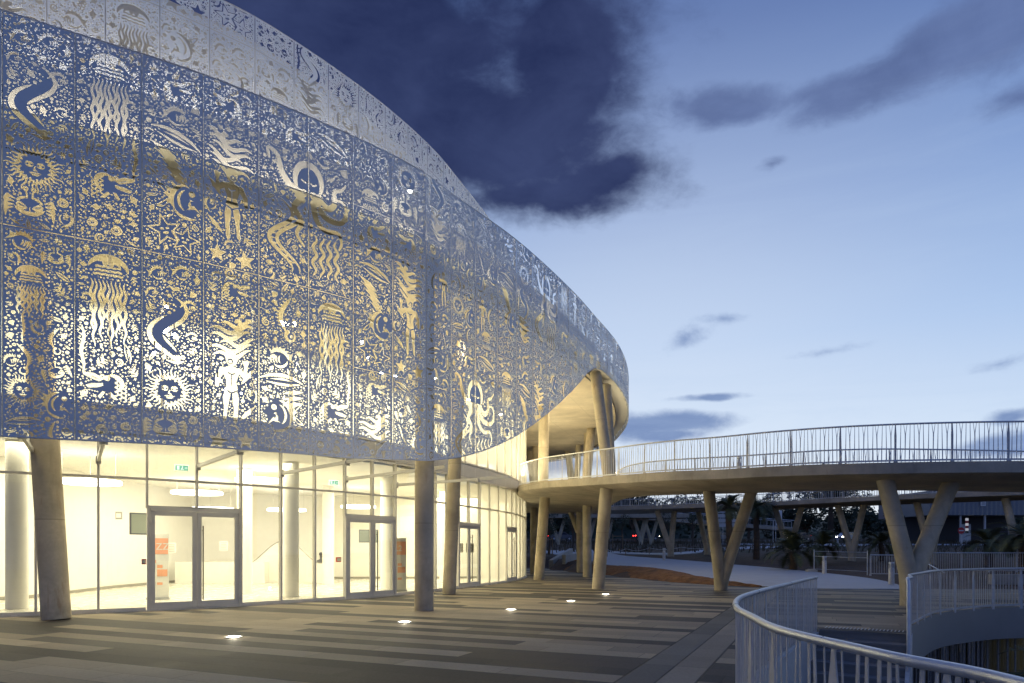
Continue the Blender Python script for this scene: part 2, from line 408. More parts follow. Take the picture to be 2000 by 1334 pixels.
def paving_mat():
    m, t, b = principled('stone_paving', (.3, .27, .2), .6, 0, .16)
    p = geo_pos(t); x, y, z = t.sep(p)
    ca, cb = .912, .410
    a = t.m('SUBTRACT', t.m('MULTIPLY', x, ca), t.m('MULTIPLY', y, cb))
    bb = t.m('ADD', t.m('MULTIPLY', x, cb), t.m('MULTIPLY', y, ca))
    def wn(vec):
        n = t.new('ShaderNodeTexWhiteNoise', noise_dimensions='3D'); t.put(n.inputs[0], vec); return n.outputs[0], n.outputs[1]
    H, L = .50, 1.6
    rowf = t.m('DIVIDE', bb, H); row = t.m('FLOOR', rowf); fr = t.m('FRACT', rowf)
    r1, _ = wn(t.comb(row, 3.3, 1.0))
    af = t.m('ADD', t.m('DIVIDE', a, L), t.m('MULTIPLY', r1, 7.0)); cell = t.m('FLOOR', af); fa = t.m('FRACT', af)
    r2, r2c = wn(t.comb(row, cell, 0.0))
    # long dark runs several slabs long
    af2 = t.m('ADD', t.m('DIVIDE', a, L*3.0), t.m('MULTIPLY', r1, 7.0/3.0)); c2 = t.m('FLOOR', af2)
    r3, _ = wn(t.comb(row, c2, 9.0))
    par = t.m('MULTIPLY', t.m('PINGPONG', row, 1.0), .30)
    dark = t.m('GREATER_THAN', t.m('ADD', r3, par), .68)
    darker = t.m('GREATER_THAN', t.m('ADD', r3, par), .95)
    light = t.mix(r2, (.185, .152, .112), (.36, .30, .21))
    dk = t.mix(r2, (.040, .036, .035), (.072, .063, .056))
    c = t.mix(dark, light, dk); c = t.mix(t.m('MULTIPLY', darker, .6), c, (.030, .028, .028))
    # diagonal drainage band: two strips
    bm = t.m('MULTIPLY', t.m('GREATER_THAN', a, -2.25), t.m('LESS_THAN', a, -1.35))
    bs = t.m('GREATER_THAN', a, -1.80)
    bf = t.m('FRACT', t.m('DIVIDE', bb, 1.9)); bc, _ = wn(t.comb(t.m('FLOOR', t.m('DIVIDE', bb, 1.9)), bs, 4.0))
    bcol = t.mix(bs, t.mix(bc, (.105, .10, .09), (.16, .15, .13)), t.mix(bc, (.21, .18, .14), (.30, .26, .20)))
    c = t.mix(bm, c, bcol)
    n = t.noise(p, 1.1, 6, .6, .4); n2 = t.noise(p, 22, 5, .65); n3 = t.noise(p, .35, 4, .6, .6)
    c = t.mix(t.mr(n, .35, .7, 0, .35), c, t.mix(.5, c, (.06, .055, .05)))
    c = t.mix(t.mr(n2, .5, .8, 0, .35), c, (.07, .06, .05))
    # joints
    e1 = t.mr(t.m('ABSOLUTE', t.m('SUBTRACT', fr, .5)), .488, .497)
    e2 = t.mr(t.m('ABSOLUTE', t.m('SUBTRACT', fa, .5)), .4955, .499)
    j = t.m('MULTIPLY', t.m('MAXIMUM', e1, e2), t.m('SUBTRACT', 1.0, bm))
    e3 = t.m('MAXIMUM', t.mr(t.m('ABSOLUTE', t.m('SUBTRACT', bf, .5)), .495, .499), t.mr(t.m('ABSOLUTE', t.m('SUBTRACT', t.m('ABSOLUTE', t.m('SUBTRACT', a, -1.80)), .0)), .018, .008))
    e4 = t.mr(t.m('ABSOLUTE', t.m('SUBTRACT', t.m('ABSOLUTE', t.m('SUBTRACT', a, -1.80)), .45)), .022, .010)
    j = t.m('MAXIMUM', t.m('MAXIMUM', j, t.m('MULTIPLY', e3, bm)), e4)
    c = t.mix(t.m('MULTIPLY', j, .85), c, (.018, .016, .015))
    t.put(b.inputs['Base Color'], c)
    wet = t.mr(n3, .60, .80, 0, .35)
    ro = t.mix(wet, t.mr(t.m('ADD', n2, t.m('MULTIPLY', r2, .25)), .3, 1.0, .55, .80), .42)
    t.put(b.inputs['Roughness'], ro)
    bump(t, b, t.m('SUBTRACT', t.m('ADD', t.m('MULTIPLY', n2, .25), t.m('MULTIPLY', r2, .35)), t.m('MULTIPLY', j, 1.2)), .5, .006)
    return m
M_PAVE = paving_mat()
def leaf_mat(name, a, b_, rough=.7):
    m, t, b = principled(name, a, rough)
    oi = t.new('ShaderNodeObjectInfo').outputs['Random']; p = geo_pos(t)
    n = t.noise(p, 1.1, 3, .6); n2 = t.noise(p, 7, 2, .5)
    c = t.mix(t.mr(t.m('ADD', t.m('MULTIPLY', n, .7), t.m('MULTIPLY', n2, .5)), .35, .85), a, b_)
    t.put(b.inputs['Base Color'], c); return m
M_LEAF = leaf_mat('foliage_dark', (.010, .018, .008), (.045, .065, .024))
M_LEAF2 = leaf_mat('foliage_olive', (.022, .032, .013), (.075, .085, .035))
M_PALM = leaf_mat('palm_frond', (.035, .048, .020), (.13, .14, .06))
M_BARK = concrete('bark', (.11, .075, .045), .5)
M_DRY = leaf_mat('dry_grass', (.05, .04, .02), (.14, .11, .06))
# ------------------------------------------------------------------ perforated panels: a field of holes traced into real cut-outs
PW, PH = 1.092, 3.802
class Canvas:
    def __init__(s, w, h, res):
        s.w, s.h, s.res = w, h, res
        s.nx, s.nz = int(round(w/res))+1, int(round(h/res))+1
        s.x = np.linspace(0, w, s.nx); s.z = np.linspace(0, h, s.nz)
        s.F = np.full((s.nz, s.nx), -.08); s.K = np.zeros((s.nz, s.nx), bool)
    def win(s, x0, z0, x1, z1, pad=.08):
        i0 = max(0, int((x0-pad)/s.res)); i1 = min(s.nx, int((x1+pad)/s.res)+2)
        j0 = max(0, int((z0-pad)/s.res)); j1 = min(s.nz, int((z1+pad)/s.res)+2)
        if i0 >= i1 or j0 >= j1: return None
        sl = (slice(j0, j1), slice(i0, i1))
        return sl, s.x[None, i0:i1], s.z[j0:j1, None]
    def put(s, sl, d, mode):
        if mode == 'hole': s.F[sl] = np.maximum(s.F[sl], np.maximum(d, -.08))
        elif mode == 'solid': s.F[sl] = np.minimum(s.F[sl], -d)
        elif mode == 'keep': s.K[sl] |= d > 0
    def circle(s, x, z, r, mode='hole'):
        w = s.win(x-r, z-r, x+r, z+r)
        if w: s.put(w[0], r-np.hypot(w[1]-x, w[2]-z), mode)
    def stroke(s, pts, ws, mode='hole'):
        pts = np.array(pts, float); ws = np.broadcast_to(np.array(ws, float), (len(pts),))
        for k in range(len(pts)-1):
            a, b = pts[k], pts[k+1]; m = max(ws[k], ws[k+1])
            w = s.win(min(a[0], b[0])-m, min(a[1], b[1])-m, max(a[0], b[0])+m, max(a[1], b[1])+m)
            if not w: continue
            d = b-a; L = max(d@d, 1e-9)
            t = np.clip(((w[1]-a[0])*d[0]+(w[2]-a[1])*d[1])/L, 0, 1)
            s.put(w[0], ws[k]+(ws[k+1]-ws[k])*t-np.hypot(w[1]-a[0]-t*d[0], w[2]-a[1]-t*d[1]), mode)
    def poly(s, pts, mode='hole'):
        pts = np.array(pts, float)
        w = s.win(*pts.min(0), *pts.max(0))
        if not w: return
        X, Z = np.broadcast_arrays(w[1], w[2]); D = np.full(X.shape, 9.0); ins = np.zeros(X.shape, bool)
        n = len(pts)
        for k in range(n):
            a, b = pts[k], pts[(k+1) % n]; d = b-a; L = max(d@d, 1e-9)
            t = np.clip(((X-a[0])*d[0]+(Z-a[1])*d[1])/L, 0, 1)
            D = np.minimum(D, np.hypot(X-a[0]-t*d[0], Z-a[1]-t*d[1]))
            if a[1] != b[1]:
                c = (a[1] > Z) != (b[1] > Z)
                ins ^= c & (X < a[0]+(Z-a[1])/(b[1]-a[1])*(b[0]-a[0]))
        s.put(w[0], np.where(ins, D, -D), mode)
    def bubbles(s, rng, n, gap=.0130):
        for _ in range(n):
            i = rng.integers(2, s.nx-2); j = rng.integers(2, s.nz-2)
            if s.K[j, i]: continue
            x, z = s.x[i], s.z[j]
            rm = min(-s.F[j, i]-gap, x-.017, s.w-.017-x, z-.017, s.h-.017-z)
            if rm < .0115: continue
            q = rng.random(); r = .0135+.0135*q if q < .84 else .027+.024*rng.random()
            s.circle(x, z, min(r, rm))

class Pen:
    """places a motif drawn in unit coordinates on a canvas"""
    def __init__(s, cv, x, z, sc, rot=0, mir=1):
        s.cv, s.x, s.z, s.sc, s.m = cv, x, z, sc, mir; s.c, s.s = math.cos(rot), math.sin(rot)
    def T(s, p):
        p = np.atleast_2d(np.array(p, float))*s.sc; px = p[:, 0]*s.m
        return np.stack([s.x+px*s.c-p[:, 1]*s.s, s.z+px*s.s+p[:, 1]*s.c], 1)
    def st(s, pts, w, mode='hole'): s.cv.stroke(s.T(pts), np.array(w)*s.sc*(1.4 if mode == 'hole' else 1.0), mode)
    def po(s, pts, mode='hole'): s.cv.poly(s.T(pts), mode)
    def ci(s, x, z, r, mode='hole'): q = s.T((x, z))[0]; s.cv.circle(q[0], q[1], r*s.sc, mode)
    def ring(s, x, z, r, w):
        a = np.linspace(0, 2*PI, 17); s.st(np.stack([x+r*np.cos(a), z+r*np.sin(a)], 1), w)
def taper(n, w, e=.15): return w*(e+(1-e)*np.sin(np.linspace(0, PI, n))**.7)
def wavy(x0, z0, x1, z1, amp, cyc, n=26, ph=0):
    t = np.linspace(0, 1, n); d = np.array([x1-x0, z1-z0]); L = np.hypot(*d); nn = np.array([-d[1], d[0]])/L
    o = amp*np.sin(t*cyc*2*PI+ph); return np.stack([x0+d[0]*t+nn[0]*o, z0+d[1]*t+nn[1]*o], 1)
def arc(cx, cz, r, a0, a1, n=14, rz=None):
    a = np.radians(np.linspace(a0, a1, n)); return np.stack([cx+r*np.cos(a), cz+(rz or r)*np.sin(a)], 1)

def m_minnow(p):
    p.po([(-.5, .22), (-.28, .04), (-.05, .26), (.02, .40), (.10, .24), (.26, .22), (.50, .02), (.30, -.16), (.10, -.20), (.02, -.36), (-.06, -.18), (-.28, -.04), (-.52, -.22), (-.40, 0)])
    p.ci(.30, .06, .05, 'solid')
def m_mackerel(p):
    p.po([(-1, .14), (-.80, .03), (-.45, .13), (0, .18), (.10, .26), (.2, .17), (.6, .10), (.82, .03), (.98, .0), (.8, -.06), (.45, -.14), (0, -.17), (-.10, -.26), (-.2, -.15), (-.55, -.08), (-.80, -.03), (-1, -.15), (-.90, 0)])
    p.ci(.68, .02, .03, 'solid')
def m_angel(p):
    p.cv.poly(p.T(arc(0, 0, .62, 0, 360, 18, .45)), 'keep')
    p.st(arc(-.02, -.05, .52, 35, 175, 16), taper(16, .085))
    p.st(arc(-.05, 0, .45, 195, 320, 12), taper(12, .05))
    for k in range(7):
        a = R(45+k*18); c, s_ = math.cos(a), math.sin(a)
        p.po([(.60*c-.07*s_-.02, .60*s_+.07*c-.05), (.80*c-.10*s_-.02, .80*s_+.10*c-.05), (.60*c+.06*s_-.02, .60*s_-.06*c-.05)])
    for k in range(4): p.st(arc(-.35+k*.15, -.05, .35, -38, 38, 7), taper(7, .036))
    p.po([(-.48, .02), (-.88, .40), (-.72, .02), (-.86, -.35)])
    p.ring(.27, .10, .085, .028); p.ci(.27, .10, .035)
    p.st([(.42, -.05), (.55, -.02), (.62, .05)], taper(3, .04, .4))
def m_sun(p, face=True):
    p.cv.circle(p.x, p.z, .52*p.sc, 'keep')
    for k in range(34):
        a = 2*PI*k/34; r0 = .50+.06*(k % 2); r1 = .92+.12*((k*7) % 3-1)
        c, s_ = math.cos(a), math.sin(a)
        w = wavy(r0*c, r0*s_, r1*c, r1*s_, .028, 1.5, 9, k)
        p.st(w, np.linspace(.032, .014, 9))
    for q in (-1, 1):
        p.st(arc(q*.19, .06, .14, 20, 160, 8, .11), taper(8, .03)); p.st(arc(q*.19, .10, .14, 200, 340, 8, .09), taper(8, .024))
        p.ci(q*.19, .08, .045)
    p.st([(.0, .02), (-.04, -.12), (.05, -.14)], .018)
    p.po([(-.22, -.22), (-.06, -.19), (0, -.21), (.06, -.19), (.22, -.22), (.08, -.34), (-.08, -.34)])
    p.st([(-.2, -.255), (0, -.265), (.2, -.255)], .010, 'solid')
def m_jelly(p, L=2.3):
    p.cv.poly(p.T(arc(0, 0, .62, 0, 180, 14, .52)), 'keep')
    p.st(arc(0, -.02, .60, 15, 175, 18, .50), taper(18, .075))
    p.st(arc(.03, -.02, .47, 55, 150, 12, .40), taper(12, .05))
    for k in range(3):
        z = .12-k*.13; t = np.linspace(-.36-.03*k, .36+.03*k, 26)
        p.st(np.stack([t, z+.03*np.abs(np.sin(t*16))], 1), .026)
    for q in (-.09, .09): p.ring(q, .27, .06, .022); p.ci(q, .27, .022)
    for k in range(9):
        x = -.50+k*.125; l = L*(.72+.28*math.sin(k*2.3+1)**2)
        p.st(wavy(x, -.32, x+.06*math.sin(k*3), -.32-l, .038, 3.4, 30, k*.35), taper(30, .036, .25))
def m_eel(p):
    t = np.linspace(0, 1, 40); x = .42*np.sin(t*2*PI*1.15+.4)*(1-.25*t); z = 1.0-2.0*t
    c = np.stack([x, z], 1); d = np.gradient(c, axis=0); n = np.stack([-d[:, 1], d[:, 0]], 1); n /= np.linalg.norm(n, axis=1)[:, None]
    wd = (.05+.15*np.sin(t*PI)**.8)[:, None]
    p.cv.stroke(p.T(c), (wd[:, 0]+.02)*p.sc, 'keep')
    p.st((c+n*wd)[:22], taper(22, .045)); p.st((c-n*wd)[14:], taper(26, .055)); p.st((c+n*wd)[25:36], taper(11, .03))
    e = c[-2]
    p.ring(e[0]-.02, e[1]+.08, .055, .02); p.ci(e[0]-.02, e[1]+.08, .022); p.ring(e[0]+.13, e[1]+.10, .05, .018)
    p.st([(e[0]-.34, e[1]-.05), (e[0]-.1, e[1]-.10), (e[0]+.16, e[1]-.03)], taper(3, .035, .4))
def m_crab(p):
    p.cv.poly(p.T(arc(0, 0, .55, 0, 360, 14, .36)), 'keep')
    p.st(arc(0, .0, .52, 200, 340, 14, .34), taper(14, .06)); p.st(arc(0, -.03, .46, 20, 80, 8, .34), taper(8, .04)); p.st(arc(0, -.03, .46, 100, 160, 8, .34), taper(8, .04))
    for q in (-1, 1):
        p.st([(q*.08, .28), (q*.11, .48), (q*.13, .56)], .022); p.ring(q*.14, .62, .065, .026)
        p.po([(q*.12, -.05), (q*.34, .12), (q*.46, -.02), (q*.40, -.18), (q*.2, -.22), (q*.08, -.14)])
        p.st([(q*.16, -.08), (q*.36, -.02)], .016, 'solid')
        for k in range(4): p.st([(q*(.50+.02*k), .16-.12*k), (q*(.72+.02*k), .24-.17*k), (q*(.88-.03*k), .02-.19*k)], taper(3, .055, .3))
    p.st([(0, -.1), (0, -.24)], .014)
def m_star(p, face=True, outl=True, n=5):
    a = [PI/2+k*PI/n for k in range(2*n)]; rr = [1.0 if k % 2 == 0 else .43 for k in range(2*n)]
    v = [(r*math.cos(q), r*math.sin(q)) for r, q in zip(rr, a)]
    p.po(v)
    if outl:
        p.po([(x*.76, z*.76) for x, z in v], 'solid'); p.cv.poly(p.T(v), 'keep')
    if face:
        md = 'hole' if outl else 'solid'
        for q in (-1, 1): p.st(arc(q*.15, .07, .10, 20, 160, 6, .06), taper(6, .028), md); p.st([(q*.07, .06), (q*.23, .06)], .016, md)
        p.st(arc(0, -.05, .17, 200, 340, 8, .14), taper(8, .038), md); p.st([(-.1, -.10), (.1, -.10)], .018, md)
def m_moonfish(p):
    p.cv.poly(p.T(arc(.1, 0, .78, 0, 360, 18, .85)), 'keep')
    p.st(arc(.30, -.05, .82, 105, 215, 20), taper(20, .085)); p.st(arc(.42, -.02, .62, 120, 235, 16), taper(16, .05))
    p.st(arc(.30, 0, .90, 215, 292, 16), taper(16, .06))
    for k in range(6):
        a0 = 92+k*19; r1 = 1.04; A = [arc(.28, 0, .86, a0, a0+17, 2)[0], arc(.28, 0, 1.22, a0+5, a0+6, 2)[0], arc(.28, 0, .86, a0+17, a0+18, 2)[0], arc(.28, 0, .93, a0+9, a0+10, 2)[0]]
        p.po(A)
    for q in (-1, 1):
        b = [(-.64, q*.04), (-1.12, q*.46), (-1.20, q*.62), (-.90, q*.58), (-.66, q*.32)]
        p.po(b); p.po([(-.74, q*.20), (-1.04, q*.48), (-.88, q*.50), (-.72, q*.33)], 'solid')
    p.ring(.42, .38, .11, .032); p.ci(.42, .38, .045)
    p.po([(.30, .10), (.50, .05), (.36, .0), (.38, -.1)]); p.st(arc(.55, -.15, .24, 150, 250, 10), taper(10, .05))
    p.po([(.15, -.45), (.5, -.15), (.95, -.62), (.55, -.35)])
def m_waves(p, n=6, w=1.0):
    for k in range(n):
        x0 = -.5*w+.05*(k % 3); z = .34-k*.13
        t = np.linspace(0, 1, 30); z_ = z+.07*np.sin(t*2*PI*1.3+.5+k*.12)-.16*t
        p.st(np.stack([x0+w*(.72+.2*math.sin(k*2)**2)*t, z_], 1), taper(30, .034, .1))
def m_figure(p):
    p.st([(0, .78), (.0, .80)], .10); p.st(arc(0, .82, .12, 10, 190, 9), taper(9, .05, .5)); p.ci(.03, .76, .07, 'solid'); p.ci(.03, .75, .045)
    p.po([(-.20, .58), (-.06, .64), (.06, .64), (.22, .56), (.20, .42), (.13, .22), (.17, .04), (.0, -.04), (-.16, .04), (-.12, .24), (-.18, .42)])
    p.st([(-.08, .46), (-.02, .42), (.08, .46)], .014, 'solid'); p.st([(0, .40), (0, .14)], .010, 'solid')
    p.st([(.22, .52), (.34, .32), (.36, .10)], [.055, .045, .034]); p.st([(-.20, .54), (-.34, .40), (-.36, .62)], [.052, .042, .032])
    for k in range(5): p.st([(-.36, .64), (-.44+.04*k, .82+.02*math.sin(k*1.6))], [.02, .013])
    p.po([(-.15, .0), (-.02, -.07), (-.03, -.35), (-.06, -.42), (-.04, -.80), (-.10, -.88), (-.15, -.80), (-.17, -.45), (-.19, -.2)])
    p.po([(.16, .0), (.02, -.07), (.07, -.34), (.09, -.45), (.13, -.78), (.22, -.86), (.19, -.42), (.22, -.18)])
def m_whale(p):
    p.cv.poly(p.T([(-.9, .05), (-.2, .28), (.6, .12), (.95, -.02), (.5, -.18), (-.3, -.2)]), 'keep')
    p.st([(-.95, .12), (-.5, .27), (0, .30), (.5, .2), (.92, .0)], taper(5, .06, .3)); p.st([(-.7, -.02), (-.2, -.10), (.3, -.12), (.8, -.05)], taper(4, .045, .3)); p.st([(-.5, .10), (0, .13), (.45, .06)], taper(3, .04, .2))
    p.ci(-.66, .10, .035)
def m_duckfish(p):
    p.cv.poly(p.T(arc(.1, .1, .5, 0, 360, 14, .42)), 'keep')
    p.po([(.15, .30), (.55, .52), (.95, .55), (1.0, .42), (.72, .28), (.35, .16)]); p.po([(.2, .10), (.62, .06), (.9, -.04), (.8, -.16), (.45, -.12), (.2, -.02)])
    p.po([(.30, .24), (.8, .44), (.5, .28)], 'solid')
    p.ring(.05, .34, .085, .03); p.ci(.05, .34, .035); p.ring(.24, .40, .07, .026)
    p.st(arc(-.15, .1, .40, 60, 250, 18, .38), taper(18, .07))
    for r in range(3):
        for k in range(4): p.st(arc(-.30-.17*r, .26-.20*k-.12*r, .085, 80, 280, 6), .024)
    p.po([(-.1, -.28), (-.42, -.62), (-.20, -.60), (.02, -.34)]); p.po([(.1, -.28), (.32, -.62), (.42, -.52), (.24, -.26)])
def m_snail(p):
    t = np.linspace(0, 2.3*2*PI, 44); r = .08+.40*t/t[-1]
    p.cv.circle(p.x, p.z, .5*p.sc, 'keep'); p.st(np.stack([r*np.cos(t), r*np.sin(t)*.85], 1), np.linspace(.02, .065, 44))
    for q in (-1, 1): p.ci(q*.13+.02, .13, .035)
    p.st([(-.14, -.12), (0, -.17), (.16, -.11)], taper(3, .035, .4))
def m_seahorse(p):
    t = np.linspace(0, 1, 34); a = t*2*PI*.9
    x = np.concatenate([.30*np.cos(a*.62+1.1)]); z = .9-1.5*t
    p.st(np.stack([x, z], 1), taper(34, .075, .2))
    for k in range(9): zz = .8-k*.14; xx = np.interp(zz, z[::-1], x[::-1]); p.po([(xx-.10, zz+.05), (xx-.26, zz+.02), (xx-.10, zz-.05)])
    p.st(arc(.12, -.72, .2, 120, 430, 18), np.linspace(.06, .02, 18)); p.ring(.28, .84, .07, .025)
def m_leafweed(p):
    p.st(wavy(0, -1, 0, 1, .05, 1.6), taper(26, .05, .2))
    for k in range(16):
        z = -.9+k*.115; q = 1 if k % 2 else -1; p.po([(0, z+.03), (q*.22, z+.13), (q*.02, z-.05)])
def m_crescent(p): p.st(arc(0, 0, .8, 200, 20+180*.9, 12), taper(12, .16)); p.st(arc(0, 0, .4, 210, 330, 8), taper(8, .12))
def m_tad(p): p.ci(-.5, 0, .3); p.st(wavy(-.3, 0, 1.0, .1, .16, 1.2, 12), np.linspace(.18, .03, 12))
def m_leaf(p): p.po([(-1, 0), (-.4, .30), (.3, .26), (1, 0), (.3, -.24), (-.4, -.28)]); p.st([(-.7, 0), (.6, 0)], .05, 'solid')
def m_shell(p):
    for k in range(5): a = R(50+k*20); p.st([(0, -.5), (.9*math.cos(a), -.5+1.2*math.sin(a))], [.04, .13])
def m_curl(p):
    t = np.linspace(0, 1.6*2*PI, 22); r = .12+.6*t/t[-1]; p.st(np.stack([r*np.cos(t), r*np.sin(t)], 1), np.linspace(.05, .12, 22))
def filler(cv, rng, n):
    fs = [m_minnow, m_waves, m_crescent, m_tad, m_leaf, m_shell, m_curl, m_waves, m_angel, m_mackerel]
    for q_ in range(n):
        s = .16-.115*(q_/n)**.6*rng.uniform(.85, 1.0); i = rng.integers(8, cv.nx-8); j = rng.integers(8, cv.nz-8); x, z = cv.x[i], cv.z[j]
        k = rng.integers(len(fs)); ext = s*(1.0 if k not in (0, 1, 7, 8) else .62)
        if k in (1, 7, 8): s *= 1.6; ext = s*.6
        w = int(ext/cv.res); sl = (slice(max(0, j-w), j+w+1), slice(max(0, i-w), i+w+1))
        if cv.F[sl].max() > -.012 or cv.K[sl].mean() > .12 or not .03+ext*.8 < x < cv.w-.03-ext*.8: continue
        fs[k](Pen(cv, x, z, s*(1.7 if k == 0 else 1.0), rng.uniform(0, 6.3), rng.choice([-1, 1])))
def octopus(cv, x, z):
    p = Pen(cv, x, z, 1.0)
    cv.poly(arc(x, z+.30, .25, 0, 360, 18, .34), 'keep')
    p.st(arc(0, .30, .30, -25, 205, 24, .38), taper(24, .055, .5)); p.st([(-.15, .30), (-.07, .26), (-.02, .29)], .014); p.st([(.04, .28), (.1, .25), (.17, .29)], .014)
    for q in (-.10, .10): p.ring(q, .02, .06, .020); p.ci(q, .02, .022)
    def arm(pts, w0, w1):
        c = Curve2(pts, 12); n = 44; u = np.linspace(0, c.L, n); q = np.array([c.at(k) for k in u]); w = np.linspace(w0, w1, n)
        p.st(q, w)
        d = np.gradient(q, axis=0); nn = np.stack([-d[:, 1], d[:, 0]], 1); nn /= np.linalg.norm(nn, axis=1)[:, None]
        for k in range(2, n-2, 2): a = q[k]+nn[k]*w[k]*1.02; p.ci(a[0], a[1], w[k]*.28, 'solid')
        return q, nn, w
    arm([(-.24, -.02), (-.42, .08), (-.62, .34), (-.72, .68), (-.90, .74), (-.88, .55)], .085, .022)
    arm([(.24, -.02), (.46, -.12), (.60, .0), (.62, .30), (.78, .38), (.90, .52)], .085, .02)
    arm([(.20, -.14), (.42, -.36), (.78, -.36), (.92, -.12), (.84, .10), (.66, .12)], .075, .02)
    arm([(-.16, -.14), (-.30, -.36), (-.14, -.64), (-.26, -.92), (-.10, -1.16)], .07, .02)
    arm([(.12, -.16), (.20, -.50), (.40, -.66), (.72, -.64), (.80, -.84), (.74, -1.0)], .075, .02)
    for k in range(4): p.st(wavy(.14+.17*k, -.85, .12+.19*k, -1.75, .045, 2.6, 28, k), taper(28, .030, .4))
    t = np.linspace(0, 1, 30); c = np.stack([-.62+.26*np.sin(t*2*PI*1.3), -.25-1.55*t], 1)
    p.st(c, taper(30, .035, .2)); p.st(c+np.array([.17, 0]), taper(30, .030, .2))
    for k in range(3, 27, 2): a = c[k]; p.po([(a[0]+.02, a[1]+.03), (a[0]+.15, a[1]), (a[0]+.02, a[1]-.035)])
    cv.stroke(p.T(c+np.array([.085, 0])), .07, 'keep')

def scatter(cv, rng, n, x0, z0, x1, z1, fn, s0, s1, rot=6.3):
    for _ in range(n): fn(Pen(cv, rng.uniform(x0, x1), rng.uniform(z0, z1), rng.uniform(s0, s1), rng.uniform(-rot/2, rot/2), rng.choice([-1, 1])))
def design(k, res):
    rng = np.random.default_rng(100+k); w = PW*2 if k == 6 else PW
    cv = Canvas(w, PH, res); pen = lambda x, z, s, r=0, m=1: Pen(cv, x, z, s, r, m)
    if k == 0:
        m_eel(pen(.46, 2.35, .62)); m_sun(pen(.48, 1.13, .46)); m_crab(pen(.40, .42, .46)); m_snail(pen(.90, .58, .20))
        for x, z, s in ((.28, 3.42, .24), (.72, 3.5, .26), (.85, 2.85, .22), (.9, 2.25, .17), (.18, 3.02, .18)): m_angel(pen(x, z, s, rng.uniform(-.3, .3)))
        scatter(cv, rng, 5, .08, 1.6, 1.0, 1.8, m_minnow, .12, .18)
    elif k == 1:
        m_jelly(pen(.56, 3.28, .56)); m_angel(pen(.92, 2.72, .17)); m_duckfish(pen(.56, 1.10, .42)); m_leafweed(pen(.98, 1.75, .45)); m_snail(pen(.26, .34, .20)); m_snail(pen(.66, .26, .22)); m_whale(pen(.25, 1.75, .2, 1.4))
        scatter(cv, rng, 9, .12, .3, 1.0, .72, m_minnow, .13, .20, 1.5)
    elif k == 2:
        m_duckfish(pen(.60, 3.30, .34, .3)); m_angel(pen(.62, 2.78, .34)); m_whale(pen(.60, 2.32, .50, -.25))
        for i in range(5): m_mackerel(pen(.40+.06*i, 2.05-.13*i, .33-.02*i, -.5))
        m_moonfish(pen(.72, 1.16, .40)); m_star(pen(.40, .48, .34, .3)); m_star(pen(.76, .36, .30, -.2))
    elif k == 3:
        m_duckfish(pen(.50, 3.35, .34, 0, -1)); m_waves(pen(.55, 2.42, 1.0)); m_figure(pen(.55, 1.28, .80)); m_star(pen(.26, .26, .20), False, False); m_star(pen(.82, .22, .22, .2), False, False)
        m_mackerel(pen(.22, 1.62, .26, -.9)); m_mackerel(pen(.22, .85, .26, -.8)); scatter(cv, rng, 12, .1, 2.65, 1.0, 3.1, m_minnow, .13, .2, 2); scatter(cv, rng, 5, .75, .5, 1.0, 1.9, m_minnow, .12, .18, 2)
    elif k == 4:
        m_seahorse(pen(.62, 3.02, .52)); m_angel(pen(.42, 2.12, .40, .1, -1)); m_whale(pen(.5, 1.62, .5, .05)); m_moonfish(pen(.50, .92, .40, .1, -1)); m_star(pen(.34, .30, .26)); m_star(pen(.76, .30, .28, .4))
        for i in range(3): m_mackerel(pen(.75, 1.42-.13*i, .26, .2))
        scatter(cv, rng, 6, .1, 2.6, .4, 3.6, m_minnow, .13, .19, 2)
    elif k == 5:
        m_moonfish(pen(.62, 3.1, .38, -.3)); m_sun(pen(.52, 2.2, .40)); m_eel(pen(.5, 1.25, .50, .15, -1)); m_waves(pen(.54, .50, .9, .1), 6); scatter(cv, rng, 10, .1, .1, 1.0, .9, m_minnow, .13, .19, 2)
        m_leafweed(pen(.12, 1.3, .5))
    elif k == 6:
        octopus(cv, PW, 2.05); m_whale(pen(1.65, 3.35, .45, -.3)); m_duckfish(pen(.80, 3.25, .30)); scatter(cv, rng, 7, .1, .15, .55, 3.6, m_minnow, .15, .24, 1.6); scatter(cv, rng, 6, 1.95, .2, 2.1, 2.6, m_minnow, .12, .17, 1.6)
    elif k == 7:
        m_jelly(pen(.52, 3.1, .50, 0, -1), 1.5); m_crab(pen(.55, 1.55, .44)); m_figure(pen(.60, .74, .62)); scatter(cv, rng, 9, .1, .1, .35, 1.2, m_minnow, .13, .2, 2)
    if k >= 10:
        big = [m_angel, m_duckfish, m_moonfish, m_crab, m_seahorse, m_star, m_whale, m_snail, m_sun, m_jelly, m_figure, m_leafweed, m_waves, m_angel, m_duckfish]
        z = 3.55; order = rng.permutation(len(big)); q = 0
        while z > .25:
            f = big[order[q % len(big)]]; q += 1; sc = rng.uniform(.24, .33)
            if f is m_jelly: m_jelly(pen(rng.uniform(.4, .7), z-.05, .40), 1.5); z -= .95
            elif f is m_figure: m_figure(pen(.35 if q % 2 else .75, z-.35, .5)); m_seahorse(pen(.75 if q % 2 else .35, z-.3, .36)); z -= .92
            elif f is m_waves: m_waves(pen(.55, z, .9)); z -= .52
            else: f(pen(.30, z, sc, rng.uniform(-.5, .5), rng.choice([-1, 1]))); g = big[order[(q*5+3) % len(big)]]; g = m_star if g in (m_jelly, m_figure, m_sun) else g; g(pen(.80, z-.18, sc*.9, rng.uniform(-.5, .5), rng.choice([-1, 1]))); z -= .58
    filler(cv, rng, 2200*(2 if k == 6 else 1))
    # the carved areas stay within the sheet border
    e = .009; B = np.minimum(np.minimum(cv.x[None, :], w-cv.x[None, :]), np.minimum(cv.z[:, None], cv.h-cv.z[:, None]))-e
